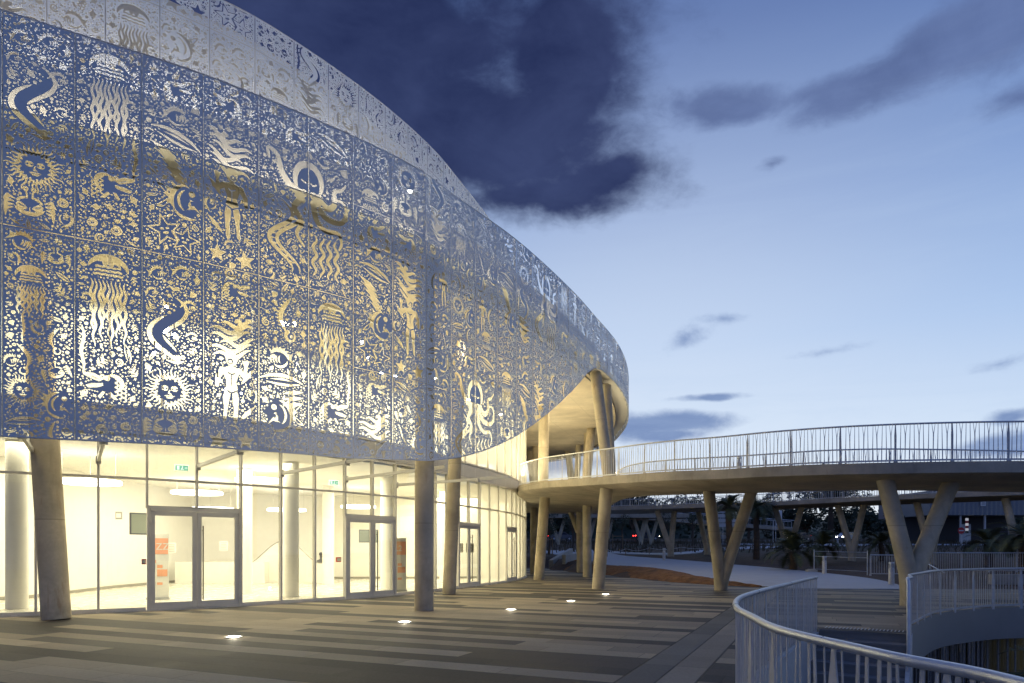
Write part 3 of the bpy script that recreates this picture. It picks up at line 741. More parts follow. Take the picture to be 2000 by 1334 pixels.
    if k == 6: B = np.minimum(B, np.abs(cv.x[None, :]-PW)-e)
    cv.bubbles(rng, 5200*(2 if k == 6 else 1))
    cv.F = np.minimum(cv.F, B)
    return cv
_des = {}
def field(k, res):
    """k 0-5 and 7 single sheets, 6 and 8 the two halves of the octopus pair, doubled across"""
    kk = 6 if k == 8 else k
    if (kk, res) not in _des: _des[(kk, res)] = design(kk, res)
    cv = _des[(kk, res)]
    if kk != 6: return cv.F, cv.x, cv.z
    h = (cv.nx-1)//2
    if k == 6: return cv.F[:, :h+1], cv.x[:h+1], cv.z
    return cv.F[:, h:], cv.x[h:]-cv.x[h], cv.z

def sheet_mesh(name, Fd, xs, zs, mats, rim=.010, keep=None):
    """polygons where the field is negative (metal), plus the cut edge"""
    if keep is not None: Fd = np.maximum(Fd, keep)         # keep > 0 outside the sheet
    G = np.where(np.abs(Fd) < 1e-5, -1e-5, Fd)
    sol = G < 0; nz, nx = G.shape
    full = sol[:-1, :-1] & sol[1:, :-1] & sol[:-1, 1:] & sol[1:, 1:]
    anys = sol[:-1, :-1] | sol[1:, :-1] | sol[:-1, 1:] | sol[1:, 1:]
    V = []; Fc = []; rims = []
    # runs of full cells
    quads = []
    for j in range(nz-1):
        r = full[j].astype(np.int8); d = np.diff(np.concatenate([[0], r, [0]]))
        a = np.nonzero(d == 1)[0]; b = np.nonzero(d == -1)[0]
        if len(a): quads.append(np.stack([np.full(len(a), j), a, b], 1))
    verts = []; faces4 = np.zeros((0, 4), int); base = 0
    if quads:
        q = np.concatenate(quads); j, a, b = q[:, 0], q[:, 1], q[:, 2]
        v = np.stack([np.stack([xs[a], zs[j]], 1), np.stack([xs[b], zs[j]], 1), np.stack([xs[b], zs[j+1]], 1), np.stack([xs[a], zs[j+1]], 1)], 1).reshape(-1, 2)
        verts.append(v); faces4 = np.arange(len(v)).reshape(-1, 4); base = len(v)
    mj, mi = np.nonzero(anys & ~full)
    polys = []
    c = [(0, 0), (0, 1), (1, 1), (1, 0)]                    # (dj, di) counter-clockwise
    val = [G[mj+dj, mi+di] for dj, di in c]; sg = [v < 0 for v in val]
    pos = [np.stack([xs[mi+di], zs[mj+dj]], 1) for dj, di in c]
    case = sum(s.astype(int) << k for k, s in enumerate(sg))
    for cs in range(1, 15):
        idx = np.nonzero(case == cs)[0]
        if not len(idx): continue
        pl = []; edge = []
        for k in range(4):
            k2 = (k+1) % 4; ins, in2 = (cs >> k) & 1, (cs >> k2) & 1
            if ins: pl.append(pos[k][idx])
            if ins != in2:
                t = (val[k][idx]/(val[k][idx]-val[k2][idx]))[:, None]; t = np.clip(t, .02, .98)
                e = pos[k][idx]+(pos[k2][idx]-pos[k][idx])*t; pl.append(e); edge.append((ins, e))
        n = len(pl); polys.append((n, np.stack(pl, 1).reshape(-1, 2)))
        for q in range(len(edge)):
            if edge[q][0] == 1:                             # leaving the metal -> next entry
                rims.append(np.stack([edge[q][1], edge[(q+1) % len(edge)][1]], 1))
    co = []; loops = []; starts = []; totals = []; b = 0; ls = 0
    def addp(v2, n, y0=0.0):
        nonlocal b, ls
        m = len(v2); v3 = np.zeros((m, 3)); v3[:, 0] = v2[:, 0]; v3[:, 2] = v2[:, 1]; v3[:, 1] = y0
        co.append(v3); loops.append(np.arange(b, b+m)); starts.append(ls+np.arange(m//n)*n); totals.append(np.full(m//n, n)); b += m; ls += m
    if verts: addp(verts[0], 4)
    for n, v in polys: addp(v, n)
    if rim and rims:
        r = np.concatenate(rims); m = len(r)
        v3 = np.zeros((m, 4, 3)); v3[:, 0, [0, 2]] = r[:, 0]; v3[:, 1, [0, 2]] = r[:, 1]; v3[:, 2, [0, 2]] = r[:, 1]; v3[:, 3, [0, 2]] = r[:, 0]; v3[:, 2:, 1] = rim
        co.append(v3.reshape(-1, 3)); loops.append(np.arange(b, b+4*m)); starts.append(ls+np.arange(m)*4); totals.append(np.full(m, 4)); b += 4*m; ls += 4*m
    if not co: return None
    co = np.concatenate(co); loops = np.concatenate(loops); starts = np.concatenate(starts); totals = np.concatenate(totals)
    key = np.round(co/2e-5).astype(np.int64); key = (key[:, 0]*4000037+key[:, 2])*101+key[:, 1]
    _, first, inv = np.unique(key, return_index=True, return_inverse=True)
    co = co[first]; loops = inv.reshape(-1)[loops]
    me = bpy.data.meshes.new(name)
    me.vertices.add(len(co)); me.vertices.foreach_set('co', co.astype(np.float32).ravel())
    me.loops.add(len(loops)); me.loops.foreach_set('vertex_index', loops.astype(np.int32))
    me.polygons.add(len(starts)); me.polygons.foreach_set('loop_start', starts.astype(np.int32))
    me.update(calc_edges=True)
    for m in mats: me.materials.append(m)
    return me
# ------------------------------------------------------------------ terrain height
_B = [(-60, 62), (3, 60), (3.3, 56), (6.3, 41.8), (7.9, 33.9), (9.3, 30.9), (10.6, 29.2), (12, 28), (200, 28)]
def bound(x): return float(np.interp(x, [b[0] for b in _B], [b[1] for b in _B]))
def gz(x, y):
    h = .022*max(0, min(y, 50)-28)+.04*max(0, min(y, 135)-50)
    e = (y-bound(x))/3.0; e = max(0, min(1, e)); e = e*e*(3-2*e)
    return h*e
# ------------------------------------------------------------------ the building
scr = Curve2([(-13.2, 9.6), (-9.15, 12.2), (-6.3, 13.85), (-3.7, 15.95), (-2.27, 17.45), (-1.64, 18.5), (.16, 21.3), (2.37, 25.7), (3.39, 28.1), (4.83, 31.6), (5.8, 34.8), (6.5, 38), (7.05, 41.8), (7.25, 45.3), (7.15, 50), (5.8, 56), (2.5, 61)])
ups = Curve2([(-14.5, 13.2), (-11.4, 14.3), (-9.2, 15.4), (-7.38, 16.7), (-6.5, 17.45), (-5.04, 19.2), (-3.75, 21.1), (-2.6, 23.3), (-1.9, 25.2), (-1.03, 27.7), (-.2, 31), (.2, 35)])
gl = Curve2([(-17.5, 14.1), (-14.9, 14.95), (-12.2, 16.15), (-10.4, 17.25), (-8.56, 18.5), (-6.9, 20.2), (-4.78, 22.7), (-3.2, 25.7), (-1.86, 29.2), (-.85, 31.8), (-.08, 34.4), (.62, 38.2), (.80, 41), (.65, 44.5), (-.1, 50), (-2, 56)])
bld = empty('arts_building', (0, 22, 0), 0, 'curved building wrapped in pale perforated metal screens above a glowing glazed ground floor', 'building')
def bpart(mb, name, mat, smooth=False, parent=None):
    o = mb.build(name, mat, None, smooth); o.parent = parent or bld
    o.matrix_parent_inverse = Matrix.Translation((0, -22, 0)) if (parent or bld) is bld else Matrix.Identity(4)
    return o
W0 = 1.10
s0 = scr.ray(690)
ZT = 11.27
zb_px = [(-300, 3.60), (0, 3.63), (300, 3.68), (690, 3.74), (840, 3.90), (900, 4.15), (950, 4.50), (1000, 5.02), (1050, 5.84), (1075, 6.38), (1100, 7.0), (1125, 7.77), (1150, 8.75), (1163, 9.15), (1176, 9.30)]
zb_s = [(scr.s[0], 3.6)]+[(scr.ray(p), z) for p, z in zb_px[1:]]+[(scr.L, 9.3)]
def zb(s): return np.interp(s, [a for a, _ in zb_s], [b for _, b in zb_s])
GROUPS = {}
for i in range(-10, 60):
    if i < 0: g = (3.63,)
    elif i < 3: g = (2.06, 5.88, 9.70)
    elif i < 6: g = (3.63,)
    elif i < 10: g = (4.31, 8.13)
    elif i < 13: g = (5.95, 9.77)
    elif i < 17: g = (7.0,)
    elif i < 21: g = (5.2, 9.02)
    else: g = (7.45,)
    z = g[0]; rows = []
    while z < ZT-.05: rows.append(z); z += 3.82
    GROUPS[i] = rows
PICK = {(-6, 0): 10, (-6, 1): 0, (-5, 0): (1, -1), (-5, 1): 1, (-4, 0): 0, (-4, 1): 2, (-3, 0): (3, -1), (-3, 1): 3, (-2, 0): 4, (-2, 1): 6, (-1, 0): 1, (-1, 1): 8,
        (-7, 0): 3, (-7, 1): 5, (-8, 0): 5, (-8, 1): 4, (-9, 0): 7, (-9, 1): 1, (-10, 0): 2, (-10, 1): 0,
        (0, 0): (3, -1), (0, 1): 2, (0, 2): 11, (1, 0): 12, (1, 1): 3, (1, 2): 0, (2, 0): 7, (2, 1): 13, (2, 2): 5,
        (3, 0): 6, (3, 1): 10, (4, 0): 8, (4, 1): 12, (5, 0): 7, (5, 1): 2, (6, 0): 2, (6, 1): 5, (7, 0): 3, (7, 1): 6, (8, 0): 5, (8, 1): 8, (9, 0): 4, (9, 1): 1}
_full = {}
def screen_panel(s_a, s_b, curve, z0, dk, bottom, top, res, mir):
    a, b = curve.at(s_a)[:2], curve.at(s_b)[:2]
    Fd, xs, zs = field(dk, res)
    if mir < 0: Fd = Fd[:, ::-1]
    za, zb_ = bottom
    need = za > z0+1e-3 or zb_ > z0+1e-3 or z0+PH > top+.02
    wd = np.linalg.norm(b-a); sx = (wd-.020)/PW
    if not need:
        k = (dk, res, mir)
        if k not in _full: _full[k] = sheet_mesh('panel', Fd, xs, zs, [M_SCREEN])
        me = _full[k]
    else:
        Z = zs[:, None]+z0; zbx = (za+(zb_-za)*xs/xs[-1])[None, :]
        lo = Z-zbx; hi = top-Z
        F2 = np.minimum(Fd, np.minimum(lo, hi)-.022)
        keep = np.maximum(-lo, -hi)
        me = sheet_mesh('panel', F2, xs, zs, [M_SCREEN], keep=keep)
        if me is None: return None
    o = bpy.data.objects.new('panel', me); col.objects.link(o)
    t = (b-a)/wd; o.location = (a[0]+t[0]*.010, a[1]+t[1]*.010, z0); o.rotation_euler = (0, 0, math.atan2(t[1], t[0])); o.scale = (sx, 1, 1)
    return o
def join_objs(objs, name):
    d = [o for o in objs if o]; V = []; L = []; St = []; b = 0; ls = 0
    for o in d:
        me = o.data; n = len(me.vertices); co = np.empty(n*3, np.float32); me.vertices.foreach_get('co', co); co = co.reshape(-1, 3)
        c, s_ = math.cos(o.rotation_euler.z), math.sin(o.rotation_euler.z); x = co[:, 0]*o.scale[0]
        V.append(np.stack([o.location.x+x*c-co[:, 1]*s_, o.location.y+x*s_+co[:, 1]*c, co[:, 2]+o.location.z], 1))
        li = np.empty(len(me.loops), np.int32); me.loops.foreach_get('vertex_index', li); L.append(li+b)
        st = np.empty(len(me.polygons), np.int32); me.polygons.foreach_get('loop_start', st); St.append(st+ls)
        b += n; ls += len(li)
    V = np.concatenate(V); L = np.concatenate(L); St = np.concatenate(St); me = bpy.data.meshes.new(name)
    me.vertices.add(len(V)); me.vertices.foreach_set('co', V.astype(np.float32).ravel())
    me.loops.add(len(L)); me.loops.foreach_set('vertex_index', L); me.polygons.add(len(St)); me.polygons.foreach_set('loop_start', St); me.update(calc_edges=True)
    me.materials.append(M_SCREEN)
    for o in d: bpy.data.objects.remove(o)
    r = bpy.data.objects.new(name, me); col.objects.link(r); return r
# front screen frame: edge flanges and posts behind the sheets
trim = MB()
u = np.linspace(0.2, scr.L-.2, 150)
trim.tube([(*scr.off(k, -.03), ZT+.005) for k in u], .022, 6)
trim.tube([(*scr.off(k, -.03), float(zb(k))+.01) for k in u], .018, 6)
for i in range(-9, 50):
    s = s0+i*W0
    if s < .3 or s > scr.L-.3: continue
    p = scr.off(s, -.075); t = scr.tan(s)
    trim.box((p[0], p[1], (zb(s)+.04+ZT)/2), (.018, .06, ZT-zb(s)-.04), math.atan2(t[1], t[0]))
screen = bpart(trim, 'perforated_screen', M_SEAM)
rng = np.random.default_rng(5); extra = []; npan = 0
for i in range(-10, 50):
    sa, sb = s0+i*W0, s0+(i+1)*W0
    if sa < .1 or sb > scr.L-.1: continue
    for r, z0 in enumerate(GROUPS[i]):
        za, zb2 = float(zb(sa)), float(zb(sb))
        if min(za, zb2) > z0+PH-.05: continue
        pk = PICK.get((i, r)); mir = 1
        if isinstance(pk, tuple): pk, mir = pk
        if pk is None: pk = [10, 2, 11, 5, 12, 7, 1, 13, 0, 3][(i*3+r*5) % 10]; mir = 1 if (i+r) % 2 else -1
        o = screen_panel(sa, sb, scr, z0, pk, (za, zb2), ZT, .0085 if -8 < i < 6 else .013, mir)
        if not o: continue
        if -8 < i < 24: o.parent = screen; npan += 1
        else: extra.append(o)
o = join_objs(extra, 'panel'); o.parent = screen; o['kind'] = 'stuff'
# rear, upper screen
trim = MB(); UT, UB = 15.2, 10.55
u = np.linspace(.1, ups.L-.1, 80)
trim.tube([(*ups.off(k, -.03), UT+.005) for k in u], .022, 6)
su = ups.ray(498); i0 = int(-(su-.2)/W0)
for i in range(i0, 30):
    s = su+i*W0
    if s > ups.L-.3: break
    p = ups.off(s, -.075); t = ups.tan(s); trim.box((p[0], p[1], (UB+UT)/2), (.018, .06, UT-UB-.04), math.atan2(t[1], t[0]))
upper = bpart(trim, 'upper_screen', M_SEAM)
for i in range(i0, 30):
    sa, sb = su+i*W0, su+(i+1)*W0
    if sb > ups.L-.1: break
    rows = [UB, UB+3.82] if i < 1 else ([UB-.9, UB+2.92] if i < 3 else ([UB-1.6, UB+2.22] if i < 6 else [UB, UB+3.82]))
    for r, z0 in enumerate(rows):
        o = screen_panel(sa, sb, ups, z0, [10, 2, 12, 1, 11, 5, 13, 0, 3][(i*2+r*3) % 9], (UB, UB), UT, .013, 1 if i % 2 else -1)
        if o: o.parent = upper; npan += 1
print('panels', npan)

# soffit slab over terrace and lobby, and the level-one slab
def inset(curve, k, a, b, n): return [tuple(curve.off(q, -k)) for q in np.linspace(a, b, n)]
def slab(outline, z0, z1, name, mat, parent=None):
    m = MB(); n = len(outline)
    m.poly([[(x, y, z1) for x, y in outline]], True); m.poly([[(x, y, z0) for x, y in outline]], False)
    for k in range(n):
        a, b = outline[k], outline[(k+1) % n]; m.quad((*a, z0), (*b, z0), (*b, z1), (*a, z1))
    return bpart(m, name, mat, parent=parent)
out = inset(scr, .75, .3, scr.L, 70)+[(-8, 62), (-26, 50), (-26, 14)]
slab(out, 9.28, 9.62, 'roof_slab', M_SOFFIT)
lip = MB()                                                   # drip lip along the soffit edge
q = [scr.off(k, -.95) for k in np.linspace(.4, scr.L-.2, 90)]
lip.tube([(x, y, 9.27) for x, y in q], .035, 6); bpart(lip, 'drip_edge', M_DARK)
gpts = [tuple(gl.off(k, -.12)) for k in np.linspace(0, gl.L, 60)]
back = [(-3.2, 55.6), (-1.3, 49.5), (-.35, 45), (-.2, 40.5), (-1.0, 38.3), (-3, 37.4), (-6, 37.2), (-10.5, 37), (-16.2, 34.5), (-16.4, 28), (-15.6, 22), (-18.2, 16.5)]
slab(gpts+back, 4.52, 5.18, 'floor_slab', M_WHITE)
slab([tuple(gl.off(k, .10)) for k in np.linspace(0, gl.L, 60)]+back, -.16, .035, 'lobby_floor', M_FLOORIN)
wl = MB(); bk = back[::-1]
wl.ribbon([(x, y, .036) for x, y in bk], [(x, y, 4.52) for x, y in bk], True); inner = bpart(wl, 'inner_wall', M_WHITE)
sk = MB(); sk.ribbon([(x+.03, y-.03, .04) for x, y in bk], [(x+.03, y-.03, .14) for x, y in bk], True); bpart(sk, 'skirting', M_SKIRT)
wl = MB(); bu = [tuple(gl.off(k, -4.6)) for k in np.linspace(.5, gl.L-6, 40)]
wl.ribbon([(x, y, 5.18) for x, y in bu], [(x, y, 9.28) for x, y in bu], True); bpart(wl, 'inner_wall', M_WHITE)
# drum wall above the roof slab, behind the upper screen, and the lit clerestory wall behind the front one
dw = MB(); q = [tuple(ups.off(k, -1.3)) for k in np.linspace(.2, ups.L-.2, 60)]
dw.ribbon([(x, y, 9.62) for x, y in q], [(x, y, 15.55) for x, y in q], True); bpart(dw, 'drum_wall', M_DRUM)
pw = MB(); q = [tuple(scr.off(k, -1.0)) for k in np.linspace(.2, scr.L-.2, 160)]
pw.ribbon([(x, y, 9.62) for x, y in q], [(x, y, 11.1) for x, y in q], True); A = [tuple(scr.off(k, -1.12)) for k in np.linspace(.2, scr.L-.2, 160)]
pw.ribbon([(x, y, 11.1) for x, y in q], [(x, y, 11.1) for x, y in A]); pw.ribbon([(x, y, 9.62) for x, y in A], [(x, y, 11.1) for x, y in A]); bpart(pw, 'parapet', M_ARM)
# spandrel band between the storeys, as separate metal sheets
for k in range(34):
    a, b = 1+k*1.25, 1+(k+1)*1.25-.012
    if b > gl.L: break
    m = MB(); A = [tuple(gl.off(a+(b-a)*j/2, .02)) for j in range(3)]; m.ribbon([(x, y, 4.68) for x, y in A], [(x, y, 5.24) for x, y in A])
    m.ribbon([(x, y, 5.24) for x, y in A], [(*gl.off(a+(b-a)*j/2, -.1), 5.24) for j in range(3)]); bpart(m, 'spandrel', M_BAND)

# ---- glazing bays
def mull(m, s, z0, z1, w=.055, d=.13, k=0.0):
    p = gl.off(s, k); t = gl.tan(s); m.box((p[0], p[1], (z0+z1)/2), (w, d, z1-z0), math.atan2(t[1], t[0]))
def rail_h(m, a, b, z, h=.06, d=.10):
    A, B = gl.at(a)[:2], gl.at(b)[:2]; m.bar((A[0], A[1], z), (B[0], B[1], z), d, h, (gl.nor((a+b)/2)[0], gl.nor((a+b)/2)[1], 0))
def pane(a, b, z0, z1, mat, parent, k=0.0, name='pane'):
    m = MB(); A, B = gl.off(a, k), gl.off(b, k); m.quad((A[0], A[1], z0), (B[0], B[1], z0), (B[0], B[1], z1), (A[0], A[1], z1)); return bpart(m, name, mat, parent=parent)
def window(a, b, z0, z1, transoms, glass, right=False):
    m = MB(); mull(m, a, z0, z1)
    if right: mull(m, b, z0, z1)
    e = .029; rail_h(m, a+e, b-e, z0+.035, .07); rail_h(m, a+e, b-e, z1-.03, .06)
    for t in transoms: rail_h(m, a+e, b-e, t)
    f = bpart(m, 'window', M_FRAME)
    zs = [z0+.07]+[v for t in transoms for v in (t-.03, t+.03)]+[z1-.06]
    for q in range(0, len(zs), 2): pane(a+e, b-e, zs[q], zs[q+1], glass, f)
    return f
def doorway(a, b, M_GLASS):
    """double door with leaves, hinges and a long pull bar; two lights above"""
    mid = (a+b)/2
    m = MB(); mull(m, a+.035, .03, 2.69, .07, .15); mull(m, b-.035, .03, 2.69, .07, .15); rail_h(m, a+.07, b-.07, 2.66, .07, .15); rail_h(m, a+.07, b-.07, .045, .025, .15)
    d = bpart(m, 'door', M_FRAME)
    for q, (l0, l1) in enumerate(((a+.075, mid-.006), (mid+.006, b-.075))):
        m = MB(); kk = .02
        def st(s, w, z0, z1): mull(m, s, z0, z1, w, .06, kk)
        st(l0+.055, .11, .06, 2.62); st(l1-.055, .11, .06, 2.62)
        A, B = gl.off(l0+.11, kk), gl.off(l1-.11, kk); nn = (*gl.nor(mid), 0)
        m.bar((*A, .14), (*B, .14), .06, .16, nn); m.bar((*A, 2.56), (*B, 2.56), .06, .12, nn)
        bpart(m, 'door_leaf', M_FRAME, parent=d)
        pane(l0+.11, l1-.11, .22, 2.50, M_GLASS, d, kk, 'door_pane')
        m = MB()
        for z in (.3, 1.95, 2.38):
            p = gl.off(l0+.0 if q == 0 else l1, .065); m.box((*p, z), (.05, .05, .13), 0)
        bpart(m, 'hinge', M_FRAME, parent=d)
    m = MB(); p = gl.off(mid+.13, .13); m.tube([(*p, .25), (*p, 2.25)], .018, 8)
    for z in (.38, 2.12): m.tube([(*gl.off(mid+.13, .04), z), (*p, z)], .012, 6)
    bpart(m, 'handle', M_HANDLE, parent=d)
    m = MB()
    mull(m, a, 2.69, 4.64); mull(m, mid, 2.76, 4.58)
    rail_h(m, a+.03, b, 2.725, .07); rail_h(m, a+.03, b, 3.45); rail_h(m, a+.03, b, 4.61)
    f = bpart(m, 'window', M_FRAME)
    for (x, y) in ((a+.03, mid-.03), (mid+.03, b-.03)):
        pane(x, y, 2.76, 3.42, M_GLASS, f); pane(x, y, 3.48, 4.58, M_GLASS, f)
    return d
gp = lambda x: gl.ray(x)
br = [gp(70), gp(192), gp(287)]; lead = [br[0]-1.25*k for k in (3, 2, 1)]
seq = [(a, b, 'w') for a, b in zip(lead+[br[0]], lead[1:]+br[:1])][:3]+[(br[0], br[1], 'w'), (br[1], br[2], 'w'), (gp(287), gp(470), 'd')]
for a, b in ((470, 548), (548, 614), (614, 673)): seq.append((gp(a), gp(b), 'w'))
seq.append((gp(673), gp(771), 'd'))
a, b = gp(771), gp(849.5); n = max(1, round((b-a)/1.15)); seq += [(a+(b-a)*k/n, a+(b-a)*(k+1)/n, 'w') for k in range(n)]
a, b = gp(849.5), gp(893); n = max(1, round((b-a)/1.15)); seq += [(a+(b-a)*k/n, a+(b-a)*(k+1)/n, 'w') for k in range(n)]
seq.append((gp(893), gp(936), 'd'))
for a, b in ((936, 955), (955, 972.5), (972.5, 987.5)): seq.append((gp(a), gp(b), 'f'))
seq.append((gp(987.5), gp(1007), 'd'))
a = gp(1007)
while a+1.15 < gl.L-.5: seq.append((a, a+1.15, 'f')); a += 1.15
print('bays', [(round(b-a, 2), t) for a, b, t in seq[:24]])
for a, b, t in seq:
    if t == 'd': doorway(a, b, M_GLASS2 if a > gp(980) else M_GLASS)
    else: window(a, b, .036, 4.66, (3.45,), M_GLASS if t == 'w' else M_GLASS2)
a = 2.0
while a+1.2 < gl.L-.4:
    window(a, a+1.2, 5.25, 9.27, (), M_GLASS2 if a > 20 else M_GLASS); a += 1.2
# ---- struts from the mullions out to the screen
for px in (70, 192, 385, 548, 673, 771):
    s = gp(px); A = gl.off(s, .06); B = gl.off(s, 4.55); m = MB()
    m.bar((*A, 3.86), (*B, 3.92), .07, .09, (gl.tan(s)[0], gl.tan(s)[1], 0)); m.box((*A, 3.86), (.12, .12, .2), math.atan2(*gl.tan(s)[::-1]))
    m.box((*gl.off(s, 3.4), 3.88), (.16, .07, .13), math.atan2(*gl.tan(s)[::-1]))
    bpart(m, 'strut', M_ARM)
# ---- raking round columns
def column(base, top, r, parent, name='column'):
    m = MB(); a, b = Vector(base), Vector(top)
    pts = [a+(b-a)*k/10 for k in range(11)]
    m.tube(pts, [r*(1.015 if k == 0 else 1) for k in range(11)], 32)
    return m.build(name, M_CONC, parent, True)
def bcol(b, t, r):
    o = column(b, t, r, None); o.parent = bld; o.matrix_parent_inverse = Matrix.Translation((0, -22, 0)); return o
bcol((-10.48, 15.7, 0), (-11.35, 16.1, 9.3), .295); bcol((-2.33, 18.07, 0), (-2.30, 18.07, 9.3), .25); bcol((-2.29, 24.8, 0), (-1.88, 24.8, 9.3), .24)
bcol((4.03, 28.2, 4.3), (3.64, 29.8, 9.3), .24); bcol((4.55, 31.2, 4.4), (4.40, 32.0, 9.3), .24)
bcol((4.40, 41.0, 4.5), (5.0, 43.2, 9.3), .26); bcol((4.85, 45.5, 4.5), (5.0, 45, 9.3), .24)
bcol((1.70, 37.5, 4.6), (1.72, 36.6, 9.3), .28); bcol((1.85, 50, 4.6), (1.77, 50.7, 9.3), .27); bcol((1.9, 54, 4.5), (1.4, 53, 9.3), .27)
bcol((4.9, 53, 4.5), (4.4, 53.5, 9.3), .26); bcol((4.7, 51, 4.5), (4.9, 50, 9.3), .22)
bcol((-15.2, 13.2, 0), (-15.9, 13.6, 9.3), .30)
for (x, y) in ((-13.2, 18.2), (-9.6, 24.5), (-7.35, 22.7), (-8.4, 31.2), (-5.0, 27.3), (-3.3, 33.5), (-2.6, 30.8)):      # lobby columns
    m = MB(); m.tube([(x, y, .036), (x, y, 4.52)], .26, 24); bpart(m, 'lobby_column', M_WHITE, True)

# ------------------------------------------------------------------ light inside and in the gap
for k, s in enumerate((5.5, 9.5, 13.5, 17.5, 21.5, 25.5, 30)):
    p = gl.off(s, -3.6); area('lobby_light', (p[0], p[1], 4.45), (p[0], p[1], 0), 3.2, 3.2, 245 if k < 5 else 330, WHT)
area('lobby_light', (-13.0, 27.5, 4.45), (-13.0, 27.5, 0), 3, 5, 260, WHT)
for k, s in enumerate((4, 8, 12, 16, 20, 24, 28.5, 33)):
    p = gl.off(s, -2.4); q = gl.off(s, .5); area('upper_light', (p[0], p[1], 9.2), (p[0], p[1], 5), 2.6, 2.6, (110, 210, 270, 220, 230, 220, 240, 260)[k], WHT)

# added fill lights without fixtures, from the ledge to the soffit and along the terrace
for k, s in enumerate(np.arange(3.0, 36, 4.0)):
    p = gl.off(s, .55); q = scr.off(scr.ray(min(1150, max(20, p[0]/p[1]*F+CX))), -1.2)
    area('ledge_fill', (p[0], p[1], 5.35), (p[0]+gl.nor(s)[0]*1.6, p[1]+gl.nor(s)[1]*1.6, 9.3), 3.6, .12, 80)
for x, y in ((2.3, 35), (2.9, 41), (3.0, 48), (5.0, 35.0)):
    area('terrace_fill', (x, y, 5.0), (x, y, 9.3), .4, .4, 80)  # added fill, no fixture: lifts the terrace soffit and columns
for x, y in ((1.6, 33), (2.6, 39), (3.2, 46)):
    area('underdeck_fill', (x, y, 4.4), (x, y, 0), .6, .6, 130)  # added fill below the deck to brighten its columns
# strip lights in the narrow gap behind the front screen, at slab level
for k, s in enumerate(np.arange(2.0, scr.L-3, 4.0)):
    p = scr.off(s, -.45); q = scr.off(s, -1.0); area('gap_light', (p[0], p[1], 9.70), (q[0], q[1], 10.6), 3.6, .08, 28, (1.0, .90, .72))

for s in (5, 9.5, 14, 18.5, 23, 27.5, 31.5):
    p = gl.off(s, 2.3); area('overhang_fill', (p[0], p[1], 9.2), (p[0], p[1], 0), .5, .5, 85)  # unseen fill added under the overhang to warm door frames and columns
for s in (33.5, 37.5, 41.5):
    p = gl.off(s, -.55); area('lobby_light', (p[0], p[1], 4.45), (p[0], p[1], 0), .6, 2.5, 110, WHT)
for x, y in ((6.2, 25.5), (10.8, 22.0)):
    pass
# service catwalk closing the gap between screen and slab
cw = MB(); uu = np.linspace(.3, scr.L-.2, 120); A = [tuple(scr.off(k, -.09)) for k in uu]; B = [tuple(scr.off(k, -.76)) for k in uu]
cw.ribbon([(x, y, 9.57) for x, y in A], [(x, y, 9.57) for x, y in B], True); cw.ribbon([(x, y, 9.605) for x, y in A], [(x, y, 9.605) for x, y in B]); cw.ribbon([(x, y, 9.57) for x, y in A], [(x, y, 9.605) for x, y in A]); bpart(cw, 'service_catwalk', M_ARM)

for s in (2.5, 7, 11.5, 16, 20):
    p = ups.off(s, -.6); area('drum_fill', (p[0], p[1], 9.75), (p[0], p[1], 14), 3.5, .2, 90, (1, .93, .78))  # added strips that lighten the drum wall seen through the upper screen
def flood(s, curve, k, z, tgt, watts, lab):
    p = curve.off(s, k); t = empty('floodlight', (p[0], p[1], z), math.atan2(*curve.tan(s)[::-1]), lab, 'floodlight', 'floodlights in the gap behind the screen')
    m = MB(); m.box((0, 0, .12), (.34, .10, .24), 0, Matrix.Rotation(-.6, 3, 'X')); m.build('housing', M_DARK, t)
    m = MB(); m.box((0, .0, .03), (.06, .06, .06)); m.build('bracket', M_DARK, t)
    return t
labs = ['first floodlight on the roof slab behind the screen, leftmost of the row', 'second floodlight from the left on the roof slab', 'third floodlight from the left on the roof slab', 'fourth floodlight from the left on the roof slab', 'fifth floodlight from the left on the roof slab', 'sixth floodlight, rightmost on the roof slab']
for k, s in enumerate((3.0, 7.0, 11.0, 15.0, 19.5, 25.0)):
    flood(s, scr, -1.75, 9.62, None, 0, labs[k]); p = scr.off(s, -1.75); q = scr.off(s, -3.6)
    area('flood_light', (p[0], p[1], 10.25), (q[0], q[1], 13.4), 3.0, .25, 110, (1.0, .88, .68))
# bare lamps that show as bright points through the cut-outs
def spotlamp(p, r, lab):
    t = empty('projector_lamp', p, 0, lab, 'lamp', 'bright lamps seen through the screen')
    m = MB(); m.lathe((0, 0, 0), [(r*.3, -r), (r*.85, -r*.6), (r, 0), (r*.85, r*.6), (r*.3, r)], 12); m.build('bulb', M_FLOOD, t, True)
    m = MB(); m.tube([(0, 0, r), (0, 0, r+.25)], .02, 6); m.build('stem', M_DARK, t)
spotlamp(P(801, 372, 17.9), .055, 'small white lamp shining through the upper row of the perforated screen')
spotlamp(P(322, 642, 17.2), .10, 'bright lamp behind the eel pattern in the lower row of the screen')
spotlamp(P(440, 762, 17.8), .05, 'bright lamp behind the figure pattern in the lower row of the screen')
spotlamp(P(706, 668, 20.2), .06, 'bright lamp behind the starfish pattern right of the middle of the screen')
spotlamp(P(772, 735, 21.2), .05, 'bright lamp low behind the screen, rightmost of the bright points')
spotlamp(P(302, 690, 17.0), .05, 'second bright lamp, low left behind the eel pattern of the screen')

